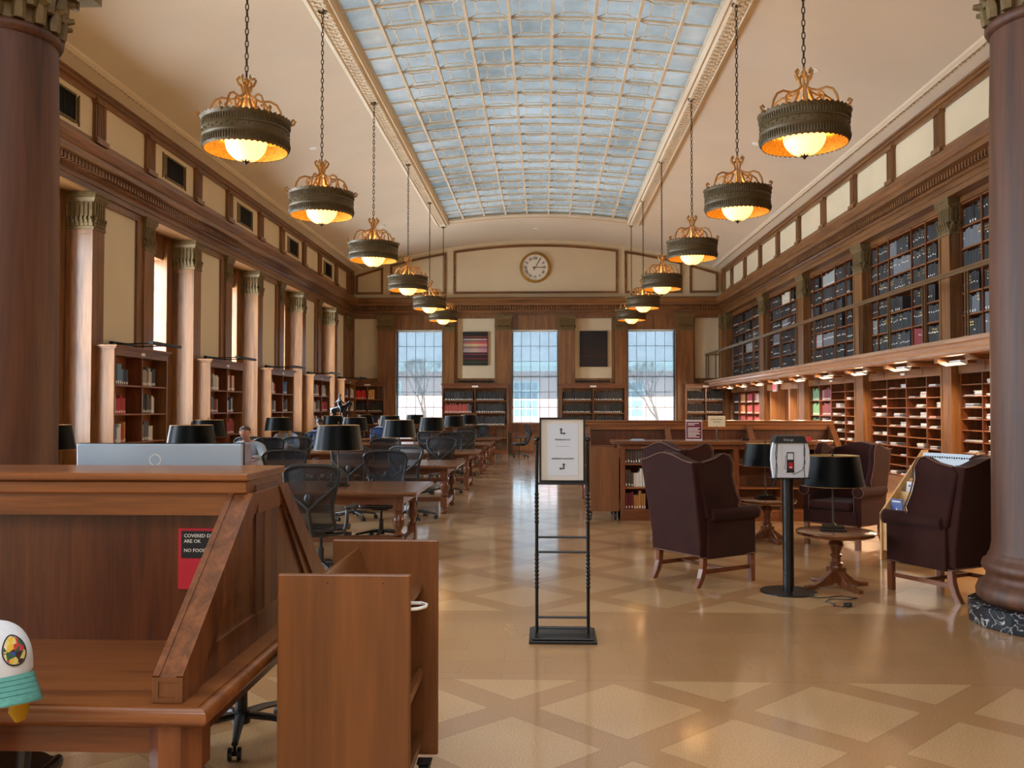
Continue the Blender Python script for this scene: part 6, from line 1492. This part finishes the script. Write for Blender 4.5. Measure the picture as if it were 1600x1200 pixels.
for s in (-1, 1):
    lm([(-.24, s*.06, hz+.28), (-.18, s*.065, hz+.20), (-.27, s*.065, hz+.12), (-.25 if s > 0 else -.30, s*.065, hz+.02)], [.06, .04, .022, .022], 0)
    if s > 0: lm([(.15, s*.06, hz+.27), (.26, s*.06, hz+.22), (.25, s*.06, hz+.12), (.21, s*.06, hz+.10)], [.05, .03, .018, .018], 2)
    else: lm([(.13, s*.06, hz+.26), (.14, s*.06, hz+.14), (.13, s*.06, hz+.03)], [.05, .025, .02], 2)
lm([(-.32, 0, hz+.36), (-.37, 0, hz+.26), (-.36, 0, hz+.14)], [.025, .03, .015], 0)
lm([(.31, .025, hz+.63)], [.012], 5)
skin_mesh('horse', V, E, R, BRZ, st)
V = [(-.02, 0, hz+.47), (-.03, 0, hz+.58), (-.02, 0, hz+.67), (-.01, 0, hz+.72), (.0, 0, hz+.77)]; E = [(0, 1), (1, 2), (2, 3), (3, 4)]; R = [.06, .055, .06, .025, .04]
for s in (-1, 1):
    lm([(.06, s*.10, hz+.42), (.10, s*.13, hz+.34), (.06, s*.13, hz+.20), (.10, s*.13, hz+.17)], [.045, .035, .025, .02], 0)
lm([(-.08, .08, hz+.64), (-.18, .12, hz+.58), (-.26, .10, hz+.53)], [.03, .022, .018], 2); lm([(.05, -.08, hz+.62), (.12, -.06, hz+.56), (.18, -.03, hz+.54)], [.03, .022, .018], 2)
skin_mesh('rider', V, E, R, BRZ, st)
m = MB(); m.lathe([(.07, hz+.785), (.068, hz+.79), (.04, hz+.80), (.035, hz+.83), (.0, hz+.84)], 16); m.obj('rider_hat', BRZ, st, smooth=True)
# ================================================================ CHAIR AND CAP AT THE LOWER LEFT
c = dup(tc0, (-1.86, 2.80, 0), .0, 'black mesh chair at the near side of the front desk, cap hung on it')
for ch_ in c.children: pass
cp = thing('baseball_cap', 'white cap with teal visor and round embroidered patch, hung on the chair', 'cap', (-1.465, 2.34, .925), .75)
TEAL = mat('teal_cotton', rgb(86, 150, 140), .85, noise=.12, nscale=60); WCL = mat('white_cotton', rgb(214, 220, 226), .9, noise=.05, nscale=40)
m = MB(); n = 32; rr = 12; vs = []
for j in range(rr + 1):
    t = PI/2*j/rr
    for i in range(n):
        p = 2*PI*i/n; vs.append((.098*math.sin(t)**.85*math.cos(p), .110*math.sin(t)**.85*math.sin(p), .130*math.cos(t)**.8 if t < PI/2 else 0))
m.add(vs, [(j*n + i, (j+1)*n + i, (j+1)*n + (i+1) % n, j*n + (i+1) % n) for j in range(rr) for i in range(n)]); m.obj('crown', WCL, cp, smooth=True)
m = MB(); vs = []; A, B_ = 16, 6
for j in range(B_ + 1):
    for i in range(A + 1):
        u = -1 + 2*i/A; v = j/B_; ang = u*1.05; r0 = .102
        x = (r0 + .002)*math.sin(ang)*(1 + .12*v); y = -(.110)*math.cos(ang) - .070*v*(1 - .30*u*u)
        vs.append((x, y, .006 - .052*v - .020*u*u*(.4 + .6*v)))
k = len(vs); vs += [(x, y, z - .004) for x, y, z in vs]
fs = [(j*(A+1) + i, j*(A+1) + i + 1, (j+1)*(A+1) + i + 1, (j+1)*(A+1) + i) for j in range(B_) for i in range(A)]
fs += [tuple(k + q for q in f_[::-1]) for f_ in fs] + [(B_*(A+1) + i, B_*(A+1) + i + 1, k + B_*(A+1) + i + 1, k + B_*(A+1) + i) for i in range(A)] + [(j*(A+1) + e, (j+1)*(A+1) + e, k + (j+1)*(A+1) + e, k + j*(A+1) + e) for j in range(B_) for e in (0, A)]
m.add(vs, fs); vz = m.obj('visor', TEAL, cp, smooth=50)
for q in range(1, 5):
    m = MB(); v = q/5.5
    m.tube([((.104)*math.sin(u*1.0)*(1 + .12*v), -.110*math.cos(u*1.0) - .070*v*(1 - .30*u*u), .0068 - .052*v - .020*u*u*(.4 + .6*v)) for u in [-1 + 2*i/24 for i in range(25)]], .0007, 4); m.obj('stitching', mat('stitch_%d' % q, rgb(52, 104, 98), .9), vz)
# round patch of abstract colours on the front
mt, n_, b_ = newmat('patch'); tc = n_.nodes.new('ShaderNodeTexCoord'); vo = n_.nodes.new('ShaderNodeTexVoronoi'); vo.inputs['Scale'].default_value = 60; r = n_.nodes.new('ShaderNodeValToRGB'); r.color_ramp.interpolation = 'CONSTANT'
cs_ = [(0, (216, 200, 120)), (.2, (190, 60, 60)), (.35, (50, 90, 70)), (.5, (226, 220, 200)), (.65, (220, 180, 60)), (.8, (50, 80, 160)), (.9, (60, 40, 40))]
e = r.color_ramp.elements
while len(e) < len(cs_): e.new(.5)
for q, (p, cc) in zip(e, cs_): q.position = p; q.color = rgb(*cc)
sx_ = n_.nodes.new('ShaderNodeSeparateColor'); n_.links.new(tc.outputs['Object'], vo.inputs[0]); n_.links.new(vo.outputs['Color'], sx_.inputs[0]); n_.links.new(sx_.outputs[0], r.inputs[0]); n_.links.new(r.outputs[0], b_.inputs['Base Color']); b_.inputs['Roughness'].default_value = .8
m = MB(); vs = []; NN = 28
def crown_pt(p, z): k = math.acos(min(1, max(0, (z/.130))**(1/.8))); s_ = math.sin(k)**.85; return Vector((.0995*s_*math.cos(p), .1115*s_*math.sin(p), z))
for j in range(6):
    for i in range(NN): t = 2*PI*i/NN; r_ = .034*j/5; vs.append(crown_pt(-PI/2 + .42 + r_*math.cos(t)/.10, .066 + r_*math.sin(t)))
m.add(vs, [(j*NN + i, j*NN + (i+1) % NN, (j+1)*NN + (i+1) % NN, (j+1)*NN + i) for j in range(5) for i in range(NN)]); pa = m.obj('patch', mt, cp, smooth=True)
m = MB(); m.tube([tuple(crown_pt(-PI/2 + .42 + .037*math.cos(t)/.10, .066 + .037*math.sin(t))) for t in [2*PI*i/NN for i in range(NN)]], .0016, 5, closed=True); m.obj('patch_rim', INK, pa)
m = MB(); m.sphere((0, 0, .131), .008, 8, (1, 1, .5)); m.obj('button', WCL, cp, smooth=True)
gv = MB(); gv.tube([(0, 0, .0), (.004, .002, -.05), (.0, .0, -.09), (.006, .0, -.115)], [.022, .024, .026, .014], 10); o = gv.obj('yellow_cloth', mat('mustard_cloth', rgb(176, 140, 30), .9), loc=(-1.425, 2.40, .89), smooth=True); tag(o, 'mustard yellow cloth hanging below the cap', 'cloth')
# lettering becomes plain mesh so that every sign is solid
bpy.context.view_layer.update(); dg = bpy.context.evaluated_depsgraph_get()
for o in [o for o in bpy.data.objects if o.type == 'FONT']:
    me = bpy.data.meshes.new_from_object(o.evaluated_get(dg)); q = bpy.data.objects.new('tmp', me); COL.objects.link(q); q.parent = o.parent; q.matrix_basis = o.matrix_basis.copy(); nm = o.name.split('.')[0]; bpy.data.objects.remove(o); q.name = nm
import numpy as np,math
f=1400;th=math.radians(2.086);p=math.radians(1.555)
def proj(X,Y,Z):
    Z=Z-1.62
    r=X*math.cos(th)+Y*math.sin(th); d=-X*math.sin(th)+Y*math.cos(th)
    d2=d*math.cos(p)+Z*math.sin(p); u=-d*math.sin(p)+Z*math.cos(p)
    return round(800+f*r/d2,1), round(600-f*u/d2,1)
def ray(x,y):
    r=(x-800)/f;u=(600-y)/f
    d=math.cos(p)-u*math.sin(p); z=math.sin(p)+u*math.cos(p)
    return np.array([r*math.cos(th)-d*math.sin(th),r*math.sin(th)+d*math.cos(th),z])
def O(v): return tuple(round(float(a),2) for a in (v+np.array([0,0,1.62])))
def onz(x,y,z): v=ray(x,y);return O(v*(z-1.62)/v[2])
def onx(x,y,X): v=ray(x,y);return O(v*X/v[0])
def ony(x,y,Y): v=ray(x,y);return O(v*Y/v[1])
